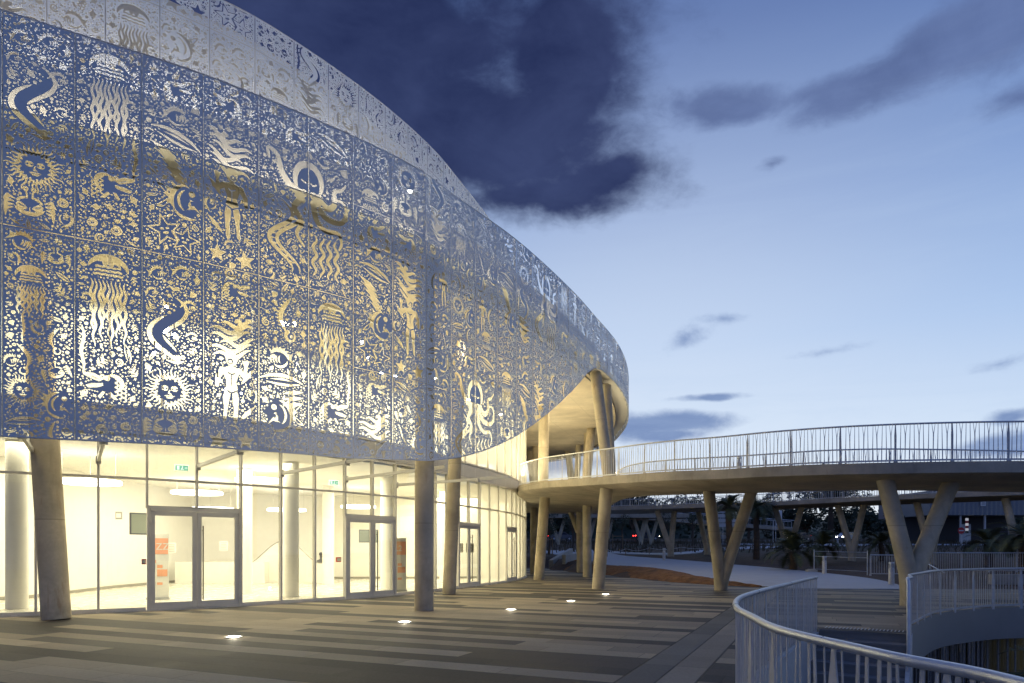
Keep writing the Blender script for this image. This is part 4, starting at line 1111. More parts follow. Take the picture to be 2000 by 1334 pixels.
for a in ((340, 655, 17.4, .06, 'bright lamp just right of the brightest one behind the eel pattern'), (346, 700, 17.5, .05, 'bright lamp below the eel pattern of the screen'), (325, 600, 17.3, .045, 'small bright lamp above the brightest lamp behind the eel pattern'),
          (425, 742, 17.8, .045, 'small bright lamp left beside the lamp behind the figure pattern'), (470, 770, 18.2, .045, 'small bright lamp right beside the lamp behind the figure pattern'), (720, 700, 20.4, .05, 'bright lamp just below the lamp behind the starfish pattern'),
          (745, 728, 20.8, .05, 'bright lamp between the starfish lamp and the rightmost bright point')): spotlamp(P(*a[:3]), a[3], a[4])
# ------------------------------------------------------------------ lobby fittings
def pendant(px, py, d, r, lab):
    p = P(px, py, d); t = empty('ring_pendant', p, 0, lab, 'ceiling light', 'round ceiling lights in the lobby')
    m = MB(); n = 40
    for (ra, rb, za, zb_) in ((r, r, 0, .10), (r-.16, r-.16, .10, 0)):
        m.ribbon([(ra*math.cos(2*PI*k/n), ra*math.sin(2*PI*k/n), za) for k in range(n+1)], [(rb*math.cos(2*PI*k/n), rb*math.sin(2*PI*k/n), zb_) for k in range(n+1)])
    m.ribbon([((r-.16)*math.cos(2*PI*k/n), (r-.16)*math.sin(2*PI*k/n), 0) for k in range(n+1)], [(r*math.cos(2*PI*k/n), r*math.sin(2*PI*k/n), 0) for k in range(n+1)])
    m.build('light_ring', M_LAMP, t)
    m = MB()
    for a in (0, 2.1, 4.2): m.tube([(r*.92*math.cos(a), r*.92*math.sin(a), .1), (r*.92*math.cos(a), r*.92*math.sin(a), 4.5-p.z)], .008, 5)
    m.build('hanging_wire', M_ARM, t)
for a in ((175, 945, 20.5, .85, 'round ceiling light behind the leftmost raking column'), (505, 941, 24.5, .8, 'round ceiling light right of the first double door'),
          (560, 998, 33, .9, 'round ceiling light low in the middle of the lobby'), (385, 965, 28.5, 1.0, 'round ceiling light over the first double door'),
          (415, 996, 31, .9, 'faint round ceiling light deep behind the first double door'), (700, 992, 32, .8, 'round ceiling light above the second double door')): pendant(*a)
def wallbox(name, px, py, d, w, h, t, mat, lab, cat, rz=0, parts=None, group=None):
    p = P(px, py, d); o = empty(name, p, rz, lab, cat, group)
    m = MB(); m.box((0, 0, 0), (w, t, h)); m.build('casing', mat, o)
    if parts: parts(o, w, h, t)
    return o
def screen_face(o, w, h, t):
    m = MB(); m.box((0, -t/2-.004, 0), (w*.92, .006, h*.88)); m.build('display', principled('display_%s' % o.name, (.20, .22, .18), .2)[0], o)
wallbox('wall_monitor', 271, 1023, 24.5, .62, .78, .08, M_DARK, 'dark wall monitor on the lobby wall left of the first double door', 'monitor', 1.0, screen_face)
wallbox('wall_monitor', 716, 1047, 33, .72, .62, .08, M_DARK, 'left wall monitor behind the second double door', 'monitor', .2, screen_face, 'pair of wall monitors')
wallbox('wall_monitor', 730, 1047, 32.8, .42, .62, .08, M_DARK, 'right wall monitor behind the second double door', 'monitor', .5, screen_face, 'pair of wall monitors')
def lid(o, w, h, t):
    m = MB(); m.box((0, -t/2-.01, 0), (w*.7, .02, h*.55)); m.build('cover', M_PAPER, o)
wallbox('thermostat', 232, 1007, 23.5, .2, .26, .06, M_SKIRT, 'small grey control box on the lobby wall left of the monitor', 'control box', .3, lid)
wallbox('alarm_call_point', 661, 1093, 24.3, .17, .17, .07, M_RED, 'red fire alarm box left of the second double door', 'alarm', .6, lid, 'fire alarm boxes')
wallbox('alarm_call_point', 281, 1097, 17.9, .10, .14, .06, M_RED, 'red fire alarm box beside the first double door', 'alarm', .6, lid, 'fire alarm boxes')
def exit_sign(px, py, d, lab):
    o = wallbox('exit_sign', px, py, d, .40, .20, .04, M_PAPER, lab, 'exit sign', .5, None, 'green exit signs'); t = .04
    m = MB(); m.box((0, -.024, 0), (.36, .005, .16)); m.build('sign_face', M_GREEN, o)
    m = MB(); y = -.029                                     # running man, arrow and doorway
    m.box((-.10, y, 0), (.07, .004, .12)); m.box((.02, y, .045), (.025, .004, .025)); m.box((.01, y, .0), (.025, .004, .06), 0, Matrix.Rotation(.4, 3, 'Y'))
    m.box((.03, y, -.045), (.02, .004, .05), 0, Matrix.Rotation(-.6, 3, 'Y')); m.box((-.01, y, -.045), (.02, .004, .05), 0, Matrix.Rotation(.6, 3, 'Y')); m.box((.12, y, 0), (.07, .004, .02)); m.build('pictogram', emissive('exit_white', (.9, 1, .9), 1.4), o)
exit_sign(355, 914, 21.0, 'green exit sign above the first double door'); exit_sign(652, 943, 27.5, 'green exit sign left of the second double door')
def vent(px, py, d, lab):
    p = P(px, py, d); o = empty('air_grille', p, .5, lab, 'vent', 'air grilles under the lobby ceiling')
    m = MB(); m.box((0, 0, 0), (.95, .05, .22)); m.build('frame', M_ARM, o)
    m = MB()
    for k in range(14): m.box((-.43+k*.066, -.03, 0), (.02, .02, .18))
    m.build('slats', M_SKIRT, o)
vent(268, 874, 21.5, 'long air grille above the leftmost bays'); vent(428, 889, 23.5, 'long air grille above the first double door'); vent(627, 910, 27, 'short air grille between the two double doors')
# lettering helper
def text(s, size, mat, parent, loc, rot=(PI/2, 0, 0), name='lettering'):
    c = bpy.data.curves.new(name, 'FONT'); c.body = s; c.size = size; c.extrude = .002; c.align_x = 'CENTER'; c.align_y = 'CENTER'
    o = bpy.data.objects.new(name, c); col.objects.link(o); dg = bpy.context.evaluated_depsgraph_get()
    me = bpy.data.meshes.new_from_object(o.evaluated_get(dg)); bpy.data.objects.remove(o); me.materials.clear(); me.materials.append(mat)
    o = bpy.data.objects.new(name, me); col.objects.link(o); o.parent = parent; o.location = loc; o.rotation_euler = rot
    return o
def banner(px, pyb, d, h, lab, s, rz):
    p = P(px, pyb, d); o = empty('rollup_banner', (p.x, p.y, .036), rz, lab, 'banner', 'roll-up banners in the lobby')
    m = MB(); m.box((0, 0, h/2+.06), (.62, .012, h)); m.build('banner_sheet', M_PAPER, o)
    m = MB(); m.box((0, 0, .04), (.66, .18, .07)); m.tube([(0, .05, .07), (0, .05, h+.05)], .012, 6); m.build('stand', M_SEAM, o)
    m = MB(); m.box((0, -.009, h-.32), (.58, .005, .50)); m.box((.12, -.009, h*.42), (.30, .005, .22)); m.box((-.12, -.009, h*.60), (.12, .005, .10)); m.box((.05, -.009, h*.52), (.16, .005, .10)); m.box((.05, -.009, h*.25), (.16, .005, .08)); m.build('printed_blocks', M_ORANGE, o)
    text(s, .30, M_PAPER, o, (0, -.014, h-.34))
banner(309, 1150, 21.5, 2.0, 'orange and white roll-up banner behind the first double door', 'RIZZ', .2)
banner(778, 1128, 25.5, 1.95, 'orange and white roll-up banner right of the second double door', 'L2', .5)
# notice sheets
for k, (px, py, d, lab) in enumerate(((335, 1070, 29, 'white notice sheet on the wall seen through the left leaf of the first door'), (437, 1066, 30, 'white notice sheet on the wall seen through the right leaf of the first door'), (897, 1070, 31.5, 'grey notice at the third double door, left leaf'), (918, 1070, 31.5, 'grey notice at the third double door, right leaf'))):
    p = P(px, py, d); o = empty('notice_sheet', p, .2, lab, 'notice'); m = MB(); m.box((0, 0, 0), (.36, .01, .42)); m.build('sheet', M_PAPER if k < 2 else M_SKIRT, o)
    m = MB(); [m.box((0, -.008, .13-.07*j), (.26-.04*(j % 2), .004, .02)) for j in range(5)]; m.build('printed_lines', M_SKIRT if k < 2 else M_PAPER, o)
# wave shaped reception desk
cnt = empty('reception_desk', (-11, 31, .036), 0, 'white wave shaped reception desk in the middle of the lobby', 'reception desk')
m = MB(); A = []; Bt = []
for k in range(41):
    px = 468+k*4.2; y = 31.5+1.2*math.sin(k/40*PI); t = k/40
    zt = .95+1.05*max(0, math.sin(PI*min(1, max(0, (t-.12)/.80))))**1.5
    A.append((ray(px, y)+11, y-31, 0)); Bt.append((ray(px, y)+11, y-31, zt))
m.ribbon(A, Bt); m.ribbon(Bt, [(x-.1, y+.5, z) for x, y, z in Bt]); m.ribbon([(x-.1, y+.5, z) for x, y, z in Bt], [(x-.1, y+.5, 0) for x, y, z in A]); m.build('front_panel', M_WHITE, cnt, True)
m = MB(); m.tube([(x, y-.015, z) for x, y, z in Bt], .02, 6); m.build('top_trim', M_SKIRT, cnt)
m = MB(); m.box((-2.7, 1.3, .5), (4.2, .6, 1.0)); m.build('side_counter', M_WHITE, cnt)
# seated visitor in the lobby
def skin_body(name, V, E, Rr, mat, parent):
    me = bpy.data.meshes.new(name); me.from_pydata(V, E, []); o = bpy.data.objects.new(name, me); col.objects.link(o)
    md = o.modifiers.new('Skin', 'SKIN'); sv = me.skin_vertices[0].data if me.skin_vertices else None
    bpy.context.view_layer.objects.active = o
    if sv is None:
        bpy.ops.mesh.customdata_skin_add(); sv = me.skin_vertices[0].data
    for k, r in enumerate(Rr): sv[k].radius = (r, r*.85) if isinstance(r, float) else r; sv[k].use_root = k == 0
    o.modifiers.new('Sub', 'SUBSURF').levels = 2; o.modifiers['Sub'].render_levels = 2
    me.materials.append(mat); dg = bpy.context.evaluated_depsgraph_get(); m2 = bpy.data.meshes.new_from_object(o.evaluated_get(dg)); bpy.data.objects.remove(o)
    m2.polygons.foreach_set('use_smooth', [True]*len(m2.polygons)); o = bpy.data.objects.new(name, m2); col.objects.link(o); o.parent = parent
    return o
pp = P(628, 1132, 35.0)
seat = empty('lounge_chair', (pp.x, pp.y, .036), .5, 'pale lounge chair under the seated visitor in the lobby', 'chair')
m = MB(); m.box((0, .12, .40), (.62, .58, .10)); m.build('seat', M_WHITE, seat); m = MB(); m.box((0, .42, .68), (.60, .08, .50), 0, Matrix.Rotation(-.15, 3, 'X')); m.build('backrest', M_WHITE, seat)
for q in (-1, 1):
    for r in (-.1, .34):
        m = MB(); m.tube([(q*.26, r, 0), (q*.26, r, .36)], .018, 6); m.build('leg', M_SKIRT, seat)
man = empty('person', (pp.x, pp.y, .036), .5, 'seated person in grey jacket and pale trousers left of the second double door', 'person')
V = [(0, .15, .52), (0, .16, .72), (0, .13, .95), (0, .12, 1.06), (0, .10, 1.16), (0, .08, 1.27), (0, .08, 1.35),
     (-.10, .12, .52), (-.13, -.28, .52), (-.14, -.30, .10), (-.14, -.42, .05), (.10, .12, .52), (.13, -.28, .50), (.13, -.36, .10), (.13, -.48, .05),
     (-.18, .13, 1.00), (-.23, .06, .75), (-.10, -.18, .68), (-.04, -.26, .68), (.18, .13, 1.00), (.24, .05, .76), (.10, -.16, .66), (.05, -.26, .66)]
E = [(0, 1), (1, 2), (2, 3), (3, 4), (4, 5), (5, 6), (0, 7), (7, 8), (8, 9), (9, 10), (0, 11), (11, 12), (12, 13), (13, 14), (2, 15), (15, 16), (16, 17), (17, 18), (2, 19), (19, 20), (20, 21), (21, 22)]
Rr = [.14, .15, .17, .07, .055, .10, .08, .10, .07, .048, .04, .10, .07, .048, .04, .065, .05, .035, .03, .065, .05, .035, .03]
skin_body('body', V, E, Rr, painted('jacket_grey', (.16, .16, .17), .8), man)
m = MB(); m.lathe((0, .10, 1.33), [(.10, -.04), (.108, .03), (.08, .09), (.02, .115)], 14); m.build('hair', M_DARK, man, True)
m = MB()
for q in (-.13, .13): m.tube([(q*.8, .10, .52), (q, -.28, .52), (q, -.33, .12)], [.112, .085, .062], 12)
m.build('trousers', painted('trousers_pale', (.42, .40, .36), .85), man, True)

# ------------------------------------------------------------------ ground
grid = MB(); xs = np.concatenate([np.linspace(-120, -12, 16), np.linspace(-8, 80, 89), np.linspace(86, 260, 20)]); ys = np.concatenate([np.linspace(-30, 22, 14), np.linspace(24, 100, 77), np.linspace(104, 260, 40)])
nx = len(xs); rr = random.Random(3)
def in_pit(x, y): return x > 1.5 and y < 19.5 and x < 21.5
vs = [(x, y, gz(x, y)-.03+(rr.uniform(-.05, .05) if y > bound(x)+6 else 0)-(.02 if y <= bound(x)+1 else 0)) for y in ys for x in xs]
fs = []
for j in range(len(ys)-1):
    for i in range(nx-1):
        cx_, cy_ = (xs[i]+xs[i+1])/2, (ys[j]+ys[j+1])/2
        if 0 < cx_ < 25 and -8 < cy_ < 22: continue
        fs.append((j*nx+i, j*nx+i+1, (j+1)*nx+i+1, (j+1)*nx+i))
grid.add(vs, fs); g = grid.build('ground', M_SOIL, None, 'all'); tag(g, kind='structure')
hm = MB(); rr = random.Random(5); HX = np.linspace(-60, 420, 97)
hv = [(x, y, gz(x, 135)-.3+k*(3.3+.5*math.sin(x*.035+1)+.35*math.sin(x*.13))*(.62 if x > 42 else .9)+rr.uniform(-.25, .25)) for k, y in enumerate((150, 158, 168, 182, 200)) for x in HX]
hm.add(hv, [(j*97+i, j*97+i+1, (j+1)*97+i+1, (j+1)*97+i) for j in range(4) for i in range(96)]); tag(hm.build('hill', M_LEAF, None, 'all'), kind='structure')
wm = MB(); rr = random.Random(15)
for k in range(9000):
    v = hm.v[rr.randrange(len(hm.v))]; p = Vector((v[0]+rr.uniform(-3, 3), v[1]+rr.uniform(-3, 3), v[2]+rr.uniform(-.6, 1.6))); a = Vector((rr.gauss(0, 1), rr.gauss(0, 1), rr.gauss(0, 1))).normalized(); b = a.orthogonal().normalized(); s_ = rr.uniform(.4, 1.1)
    wm.add([p+a*s_, p+b*s_*.6, p-a*s_, p-b*s_*.5], [(0, 1, 2, 3)])
tag(wm.build('woodland', M_LEAF), 'dense dark woodland covering the hill beyond the road', 'woodland', kind='stuff')
# near railing base, stair head and pit edge (world plan)
RB = [(2.12, -1.0), (2.12, 1.2), (2.12, 2.83), (2.08, 3.27), (1.98, 3.55), (1.94, 3.97), (1.89, 4.35), (1.87, 4.7), (1.90, 5.1), (2.0, 5.65), (2.10, 6.3), (2.36, 7.2), (2.68, 8.0), (3.1, 8.8), (3.62, 9.7), (4.6, 11.3), (5.45, 12.7), (6.18, 13.85)]
rb = Curve2(RB, 12)
PE = [(7.55, 12.9), (8.15, 14.0), (9.15, 15.3), (10.5, 16.95), (11.4, 17.75), (12.4, 18.4), (13.4, 18.95), (14.6, 19.2), (16.6, 18.9), (19, 17), (20.5, 13.5), (20.5, 9), (18, 4), (14, 0), (9, -3.5), (4, -4.5), (2.12, -4.5)]
pe = Curve2(PE, 12)
hole = [tuple(rb.at(u)) for u in np.linspace(0, rb.L, 70)]+[tuple(pe.at(u)) for u in np.linspace(0, pe.L, 80)]
pl = MB(); outer = [(-60, -25), (60, -25)]+[(x, y) for x, y in [(60, 27.6), (12, 27.9), (10.6, 29.2), (9.3, 30.9), (7.9, 33.9), (6.3, 41.8), (3.3, 56), (3, 60), (-60, 60)]]
pl.poly([[(x, y, 0) for x, y in outer], [(x, y, 0) for x, y in hole]], True)
pz = pl.build('plaza', M_PAVE); tag(pz, kind='structure')
# red soil bed with a raised, lumpy profile
FE = Curve2([(3.2, 57), (6.3, 41.8), (7.9, 33.9), (9.3, 30.9), (10.6, 29.3)]); PEdge = Curve2([(6.6, 58), tuple(P(1185, 1098, 50))[:2], tuple(P(1300, 1112, 42.5))[:2], tuple(P(1390, 1127, 34.0))[:2], (10.8, 29.45)])
bm = MB(); na, nb = 90, 9; rr = random.Random(8); vs = []
for i in range(na+1):
    a = FE.at(i/na*FE.L)[:2]; b = PEdge.at(i/na*PEdge.L)[:2]; w = np.linalg.norm(b-a)
    for j in range(nb+1):
        t = j/nb; q = a+(b-a)*t; h = .02+(gz(*b)+.02-.02)*t+math.sin(PI*t)*min(.30, .09*w)+(rr.uniform(-.045, .045) if 0 < j < nb else 0)
        vs.append((q[0], q[1], h if j else .008))
bm.add(vs, [(i*(nb+1)+j, (i+1)*(nb+1)+j, (i+1)*(nb+1)+j+1, i*(nb+1)+j+1) for i in range(na) for j in range(nb)])
tag(bm.build('soil_bank', M_BERM, None, 'all'), kind='structure')
# paths: strips following the terrain
def strip(name, A, B, n, mat, lift=.03, kerb=True):
    ca, cb = Curve2(A, 14), Curve2(B, 14); m = MB(); q = []; 
    cols = 5
    for i in range(n+1):
        a, b = ca.at(i/n*ca.L)[:2], cb.at(i/n*cb.L)[:2]
        q.append([a+(b-a)*k/cols for k in range(cols+1)])
    for k in range(cols):
        m.ribbon([(p[k][0], p[k][1], gz(*p[k])+lift) for p in q], [(p[k+1][0], p[k+1][1], gz(*p[k+1])+lift) for p in q])
    for k, f in ((0, False), (cols, True)):
        m.ribbon([(p[k][0], p[k][1], gz(*p[k])-.12) for p in q], [(p[k][0], p[k][1], gz(*p[k])+lift) for p in q], f)
    o = m.build(name, mat); tag(o, kind='structure'); return o, ca, cb
def G(px, py):
    """ground point seen at a photo pixel"""
    d = 10.0
    while d < 250:
        if EYE+(HY-py)/F*d <= gz(ray(px, d), d): break
        d += .05
    return (ray(px, d), d)
nearE = [(2.5, 75), (5.2, 62), tuple(P(1185, 1098, 50))[:2], tuple(P(1300, 1112, 42.5))[:2], tuple(P(1390, 1127, 34.0))[:2], (10.85, 29.5), (11.9, 27.9), (15.6, 27.45)]
farE = [(9.0, 78), (10.0, 68), G(1230, 1087), G(1300, 1092), G(1440, 1104), G(1590, 1118), G(1700, 1131), (16.3, 27.5)]
strip('path', nearE, farE, 90, M_PATH, .035)
strip('path', [(10.0, 69), G(1300, 1084), G(1400, 1075.5), G(1480, 1071), G(1600, 1067.5), (52, 95)], [(9.0, 75), G(1290, 1080.5), G(1390, 1072.5), G(1480, 1067.5), G(1600, 1064.5), (54, 101)], 60, M_PATH, .03)
strip('road', [(-60, 116), (0, 112), (40, 110), (100, 112)], [(-60, 126), (0, 122), (40, 120), (100, 122)], 40, M_ASPH, .03)
strip('road', [(30, 97), (60, 94), (100, 90)], [(30, 101), (60, 99), (100, 96)], 20, M_PATH, .03)
# in-ground lamps
for k, (px, py, d) in enumerate(((456, 1245, 12.5), (790, 1215, 15.1), (998, 1191, 18.2), (1115, 1174, 21.3), (1183, 1161, 24.5))):
    p = P(px, py, d); lab = ['nearest and leftmost', 'second from the left', 'third from the left', 'fourth from the left', 'farthest and rightmost'][k]
    t = empty('ground_lamp', (p.x, p.y, 0), 0, lab+' of the lamps sunk in the paving', 'ground lamp', 'lamps sunk in the paving')
    m = MB(); m.lathe((0, 0, 0), [(.16, .004), (.16, .012), (.125, .014), (.125, .006)], 24); m.build('rim', M_STEEL, t)
    m = MB(); m.lathe((0, 0, 0), [(.124, .005), (.12, .012), (.02, .014)], 20)
    l = bpy.data.lights.new('ground_lamp_beam', 'SPOT'); l.energy = 420 if k == 1 else 110; l.spot_size = R(100); l.spot_blend = .8; l.color = (1, .86, .58); l.shadow_soft_size = .1; lo = bpy.data.objects.new('ground_lamp_beam', l); col.objects.link(lo); lo.location = (p.x, p.y, .08); lo.rotation_euler = (PI, 0, 0)
    l = bpy.data.lights.new('ground_lamp_halo', 'POINT'); l.energy = 5; l.color = (1, .9, .68); l.shadow_soft_size = .06; lo = bpy.data.objects.new('ground_lamp_halo', l); col.objects.link(lo); lo.location = (p.x, p.y, .10)
    m.build('lens', emissive('ground_lamp_glow_%d' % k, (1, .93, .75), 16), t)
# ------------------------------------------------------------------ railings
def railing(pts, parent, h=1.08, r=.024, pitch=.125, post=1.35, base=.06, style='reed', mat=None, n_seg=None, name='railing', start_post=True, low=True, rnd=4):
    """pts: base line in 3-D. Parts: hand_rail, bottom_rail, slats and one mesh per post"""
    c = Curve2(pts, 10); root = empty(name, tuple(c.at(0)), 0, parent=None); loc = c.at(0)
    if parent: root.parent = parent
    mt = mat or M_STEEL; rg = random.Random(rnd); L = c.L
    def at(u, z): q = c.at(min(max(u, 0), L)); return (q[0], q[1], q[2]+z)
    us = np.linspace(0, L, n_seg or max(8, int(L/.35)))
    m = MB(); m.tube([at(u, h) for u in us], r, 12); m.build('hand_rail', mt, root, True, loc=None)
    if low:
        m = MB(); 
        for a, b in zip(us[:-1], us[1:]): m.bar(at(a, base), at(b, base), .05, .012, (0, 0, 1))
        m.build('bottom_rail', mat or M_INFILL, root)
    m = MB(); n = int(L/pitch)
    for k in range(n):
        u = (k+.5)*pitch
        if style == 'reed':
            j = rg.uniform(-.012, .012); t = c.tan(u); side = (t[0], t[1], 0)
            if rnd == 12:
                q = rg.uniform(-.02, .02)*2; w0 = rg.choice((.022, .030, .048)); m.bar(at(u-q, base), at(u, h*rg.uniform(.35, .6)), (w0, w0*1.25), .006, side) if k % 4 == 0 else None
                m.bar(at(u-q*.6, base), at(u+q, h-.01), (w0, w0*.55), .006, side)
            elif k % 3 == 1:
                m.bar(at(u, base), at(u+j, h*.74), (.020, .026), .006, side)
                m.bar(at(u+j-.006, h*.73), at(u+j-.042, h-.01), (.016, .008), .006, side); m.bar(at(u+j+.006, h*.73), at(u+j+.042, h-.01), (.016, .008), .006, side)
            else:
                q = rg.uniform(.004, .014)*(1 if k % 2 else -1); m.bar(at(u-q*.4, base), at(u+q, h-.01), (.026, .011), .006, side)
        else:
            t = c.tan(u); m.bar(at(u, base), at(u, h-.01), .016, .010, (t[0], t[1], 0))
    m.build('slats', mat or M_INFILL, root)
    k = 0
    while k*post < L:
        u = k*post if start_post or k else .02
        m = MB(); t = c.tan(u); side = (t[0], t[1], 0); m.bar(at(u, base-.10), at(u, h*.70), (.10 if rnd in (12, 21) else .05, .12 if rnd in (12, 21) else .058), .010, side); m.bar(at(u, h*.70), at(u, h-.01), (.12 if rnd in (12, 21) else .058, .022), .010, side)
        m.box(at(u, base-.06), (.10, .03, .10), math.atan2(t[1], t[0])); m.build('post', M_INFILL, root); k += 1
    for ch in root.children: ch.location = Vector(ch.location)-Vector(loc)
    return root
def loft_deck(fr, bk, zs, n, name, parent, t=.30, belly=.14, mat=None):
    cf = Curve2([(x, y, z) for (x, y), z in zip(fr, zs)], 12); cb = Curve2([(x, y, z) for (x, y), z in zip(bk, zs)], 12)
    m = MB(); rows = []
    # stations paired by index
    Ff, Fb = [], []
    for i in range(len(fr)-1):
        for k in range(12):
            Ff.append(cf.p[i*12+k]); Fb.append(cb.p[i*12+k])
    Ff.append(cf.p[-1]); Fb.append(cb.p[-1])
    for a, b in zip(Ff, Fb):
        d = b-a; w = np.linalg.norm(d[:2]); e = min(.9/w, .3)
        q = [(a, 0), (a, -t), (a+d*e*.35, -t-belly*.55), (a+d*e, -t-belly), (a+d*.5, -t-belly*1.15), (b-d*e, -t-belly), (b-d*e*.35, -t-belly*.55), (b, -t), (b, 0)]
        rows.append([(p[0], p[1], p[2]+z) for p, z in q])
    k = len(rows[0])
    for i in range(k-1): m.ribbon([r[i] for r in rows], [r[i+1] for r in rows], True)
    m.ribbon([r[k-1] for r in rows], [r[0] for r in rows], True)
    m.add(rows[0], [tuple(range(k))]); m.add(rows[-1], [tuple(reversed(range(k)))])
    o = m.build(name, mat or M_DECK, parent, True); return o, cf, cb, Ff, Fb
def vcol(base, ta, tb, r, parent, name='forked_column', fork=.16, rt=None):
    m = MB(); b = Vector(base); 
    fz = b+Vector((0, 0, (ta[2]-b.z)*fork))
    for t in (ta, tb):
        t = Vector(t); a0 = b+Vector((0, 0, -.05)); pts = [a0, b+(fz-b)*.5]
        for k in range(1, 13):
            s = k/12; q = fz+(t-fz)*s
            pts.append(q)
        rr = [r*1.22, r*1.17]+[r*(1.10-.10*min(1, k/5)) for k in range(1, 13)]
        m.tube(pts, rr, 28)
    # the crotch: a rounded web
    m.lathe((fz.x, fz.y, fz.z), [(r*1.10, -.5*(fz.z-b.z)), (r*1.24, 0), (r*1.12, r*.6), (r*.7, r*1.15), (r*.1, r*1.5)], 24)
    return m.build(name, M_CONC, parent, True)

# ------------------------------------------------------------------ elevated walkway in front
wk = empty('elevated_walkway', (0, 0, 0), 0, 'pale concrete walkway curving out from the building on leaning and forked columns', 'walkway')
FR = [(.25, 36.5), (.47, 34.3), (1.42, 31.5), (2.60, 28.9), (3.93, 26.3), (5.40, 24.1), (6.81, 22.5), (8.25, 20.8), (10.18, 19.3), (13.8, 18.4), (19, 18.6), (26, 20.5), (34, 25)]
BK = [(-1, 53), (.8, 53.3), (4.8, 53), (6.6, 50), (5.5, 38), (5.4, 31), (6.6, 28.4), (8.8, 26.6), (11.8, 24.2), (15.2, 23.8), (20, 24.4), (25, 26.4), (31.5, 30)]
ZS = [4.90, 4.87, 4.77, 4.61, 4.46, 4.36, 4.25, 4.16, 4.06, 4.0, 3.95, 3.9, 3.85]
dk, cf, cb, Ff, Fb = loft_deck(FR, BK, ZS, 10, 'deck_slab', wk, .31, .12)
ff = [Vector(a)+(Vector(b)-Vector(a)).normalized()*.10 for a, b in zip(Ff, Fb)]
railing([tuple(p) for p in ff[8::6]], wk, 1.08, .026, .115, 1.40, mat=M_RAILW)
bb = [Vector(b)+(Vector(a)-Vector(b)).normalized()*.10 for a, b in zip(Ff, Fb)]
railing([tuple(p) for p in bb[12*4+4::6]], wk, 1.08, .026, .13, 1.40, rnd=9, mat=M_RAILW)
def wcol(b, t, r): return column(b, t, r, wk)
wcol((1.41, 36.1, 0), (1.76, 36.1, 4.6), .275); wcol((1.465, 45.4, 0), (1.50, 45.4, 4.6), .27); wcol((4.87, 48.5, 0), (4.83, 48.5, 4.6), .27)
wcol((4.43, 40.2, 0), (4.41, 40.2, 4.6), .255); wcol((3.53, 28.0, 0), (3.83, 27.6, 4.25), .255); wcol((6.2, 50.5, .2), (6.55, 49.5, 4.5), .27)
wcol((4.75, 49.0, 2.9), (4.20, 49.6, 4.55), .20)
vcol((8.26, 27.0, 0), (7.30, 25.4, 4.0), (9.02, 25.5, 4.0), .215, wk, fork=.05)
vcol((11.45, 19.6, 0), (10.90, 20.0, 3.78), (13.0, 20.1, 3.76), .235, wk, fork=.18)
vcol((20.5, 21.5, 0), (19.6, 21.4, 3.6), (22.0, 22.0, 3.6), .235, wk, fork=.25)
def bollard(p, h, lab, mat=M_INFILL, r=.12):
    t = empty('bollard_light', p, 0, lab, 'bollard', 'unlit bollard lights')
    m = MB(); m.lathe((0, 0, 0), [(r, 0), (r, h*.70), (r*.86, h*.74), (r*.5, h*.76)], 20); m.build('post', M_STEEL if mat is None else mat, t, True)
    m = MB(); m.lathe((0, 0, 0), [(r*.48, h*.75), (r*.48, h*.94)], 16); m.build('lamp_neck', M_SEAM, t, True)
    m = MB()
    for a in (0, 2.09, 4.19): m.box((r*.86*math.cos(a), r*.86*math.sin(a), h*.84), (.02, .02, h*.22), a)
    m.lathe((0, 0, 0), [(r*1.0, h*.93), (r*1.02, h*.96), (r*.9, h)], 20); m.build('cap', M_STEEL, t, True)
for px, py, lab in ((1741, 1143, 'nearest bollard light, beside the forked column right of the path'), (1610, 1121.5, 'bollard light at the edge of the path left of the stair railing'),
                    (1297, 1095, 'bollard light left of the soil bed at the far bend of the path'), (1636, 1069.5, 'far bollard light on the upper path behind the short palms')):
    x, y = G(px, py); bollard((x, y, gz(x, y)), 1.02, lab)
bollard((8.2, 24.6, 4.2), .75, 'small bollard light standing on the elevated walkway', r=.08)

# ------------------------------------------------------------------ the far looping walkway
rg_ = empty('looping_walkway', (0, 0, 0), 0, 'far grey concrete walkway looping behind the palms on forked columns', 'walkway')
RF = [(8.8, 68), (8.9, 66), (10.0, 64.2), (13.2, 62.8), (16.8, 60.7), (21.1, 58.8), (25.0, 54.9), (27.7, 52.0), (34.1, 47.1), (42, 43.5), (52, 42)]
RBk = [(9.6, 70), (11.5, 70.4), (13.5, 70), (16, 68.6), (19.5, 66.5), (24, 63.4), (28.6, 59.2), (31.6, 56.2), (37.6, 51.6), (44, 48.3), (53, 47)]
_, cf2, cb2, F2, B2 = loft_deck(RF, RBk, [5.7]*11, 10, 'deck_slab', rg_, .34, .10)
railing([tuple(Vector(a)+(Vector(b)-Vector(a)).normalized()*.12) for a, b in zip(F2, B2)][::6], rg_, 1.1, .03, .17, 1.75, rnd=2)
railing([tuple(Vector(b)+(Vector(a)-Vector(b)).normalized()*.12) for a, b in zip(F2, B2)][::6], rg_, 1.1, .03, .20, 1.75, rnd=3)
for bx, by, d, a, b, dt in ((1310, 1087, 63.5, (1283, 64), (1317, 64.5), 0), (1381, 1079, 66, (1364, 66.5), (1398, 67), 0), (1541, 0, 59.5, (1513, 59.3), (1566, 58), 0), (1664, 0, 55.5, (1636, 56), (1688, 55), 0),
                        (1818, 0, 51.5, (1790, 52.2), (1843, 51.5), 0), (1992, 0, 46.8, (1963, 48.2), (2016, 48), 0)):
    x = ray(bx, d); vcol((x, d, gz(x, d)), (ray(a[0], a[1]), a[1], 5.3), (ray(b[0], b[1]), b[1], 5.3), .25, rg_, fork=.12)

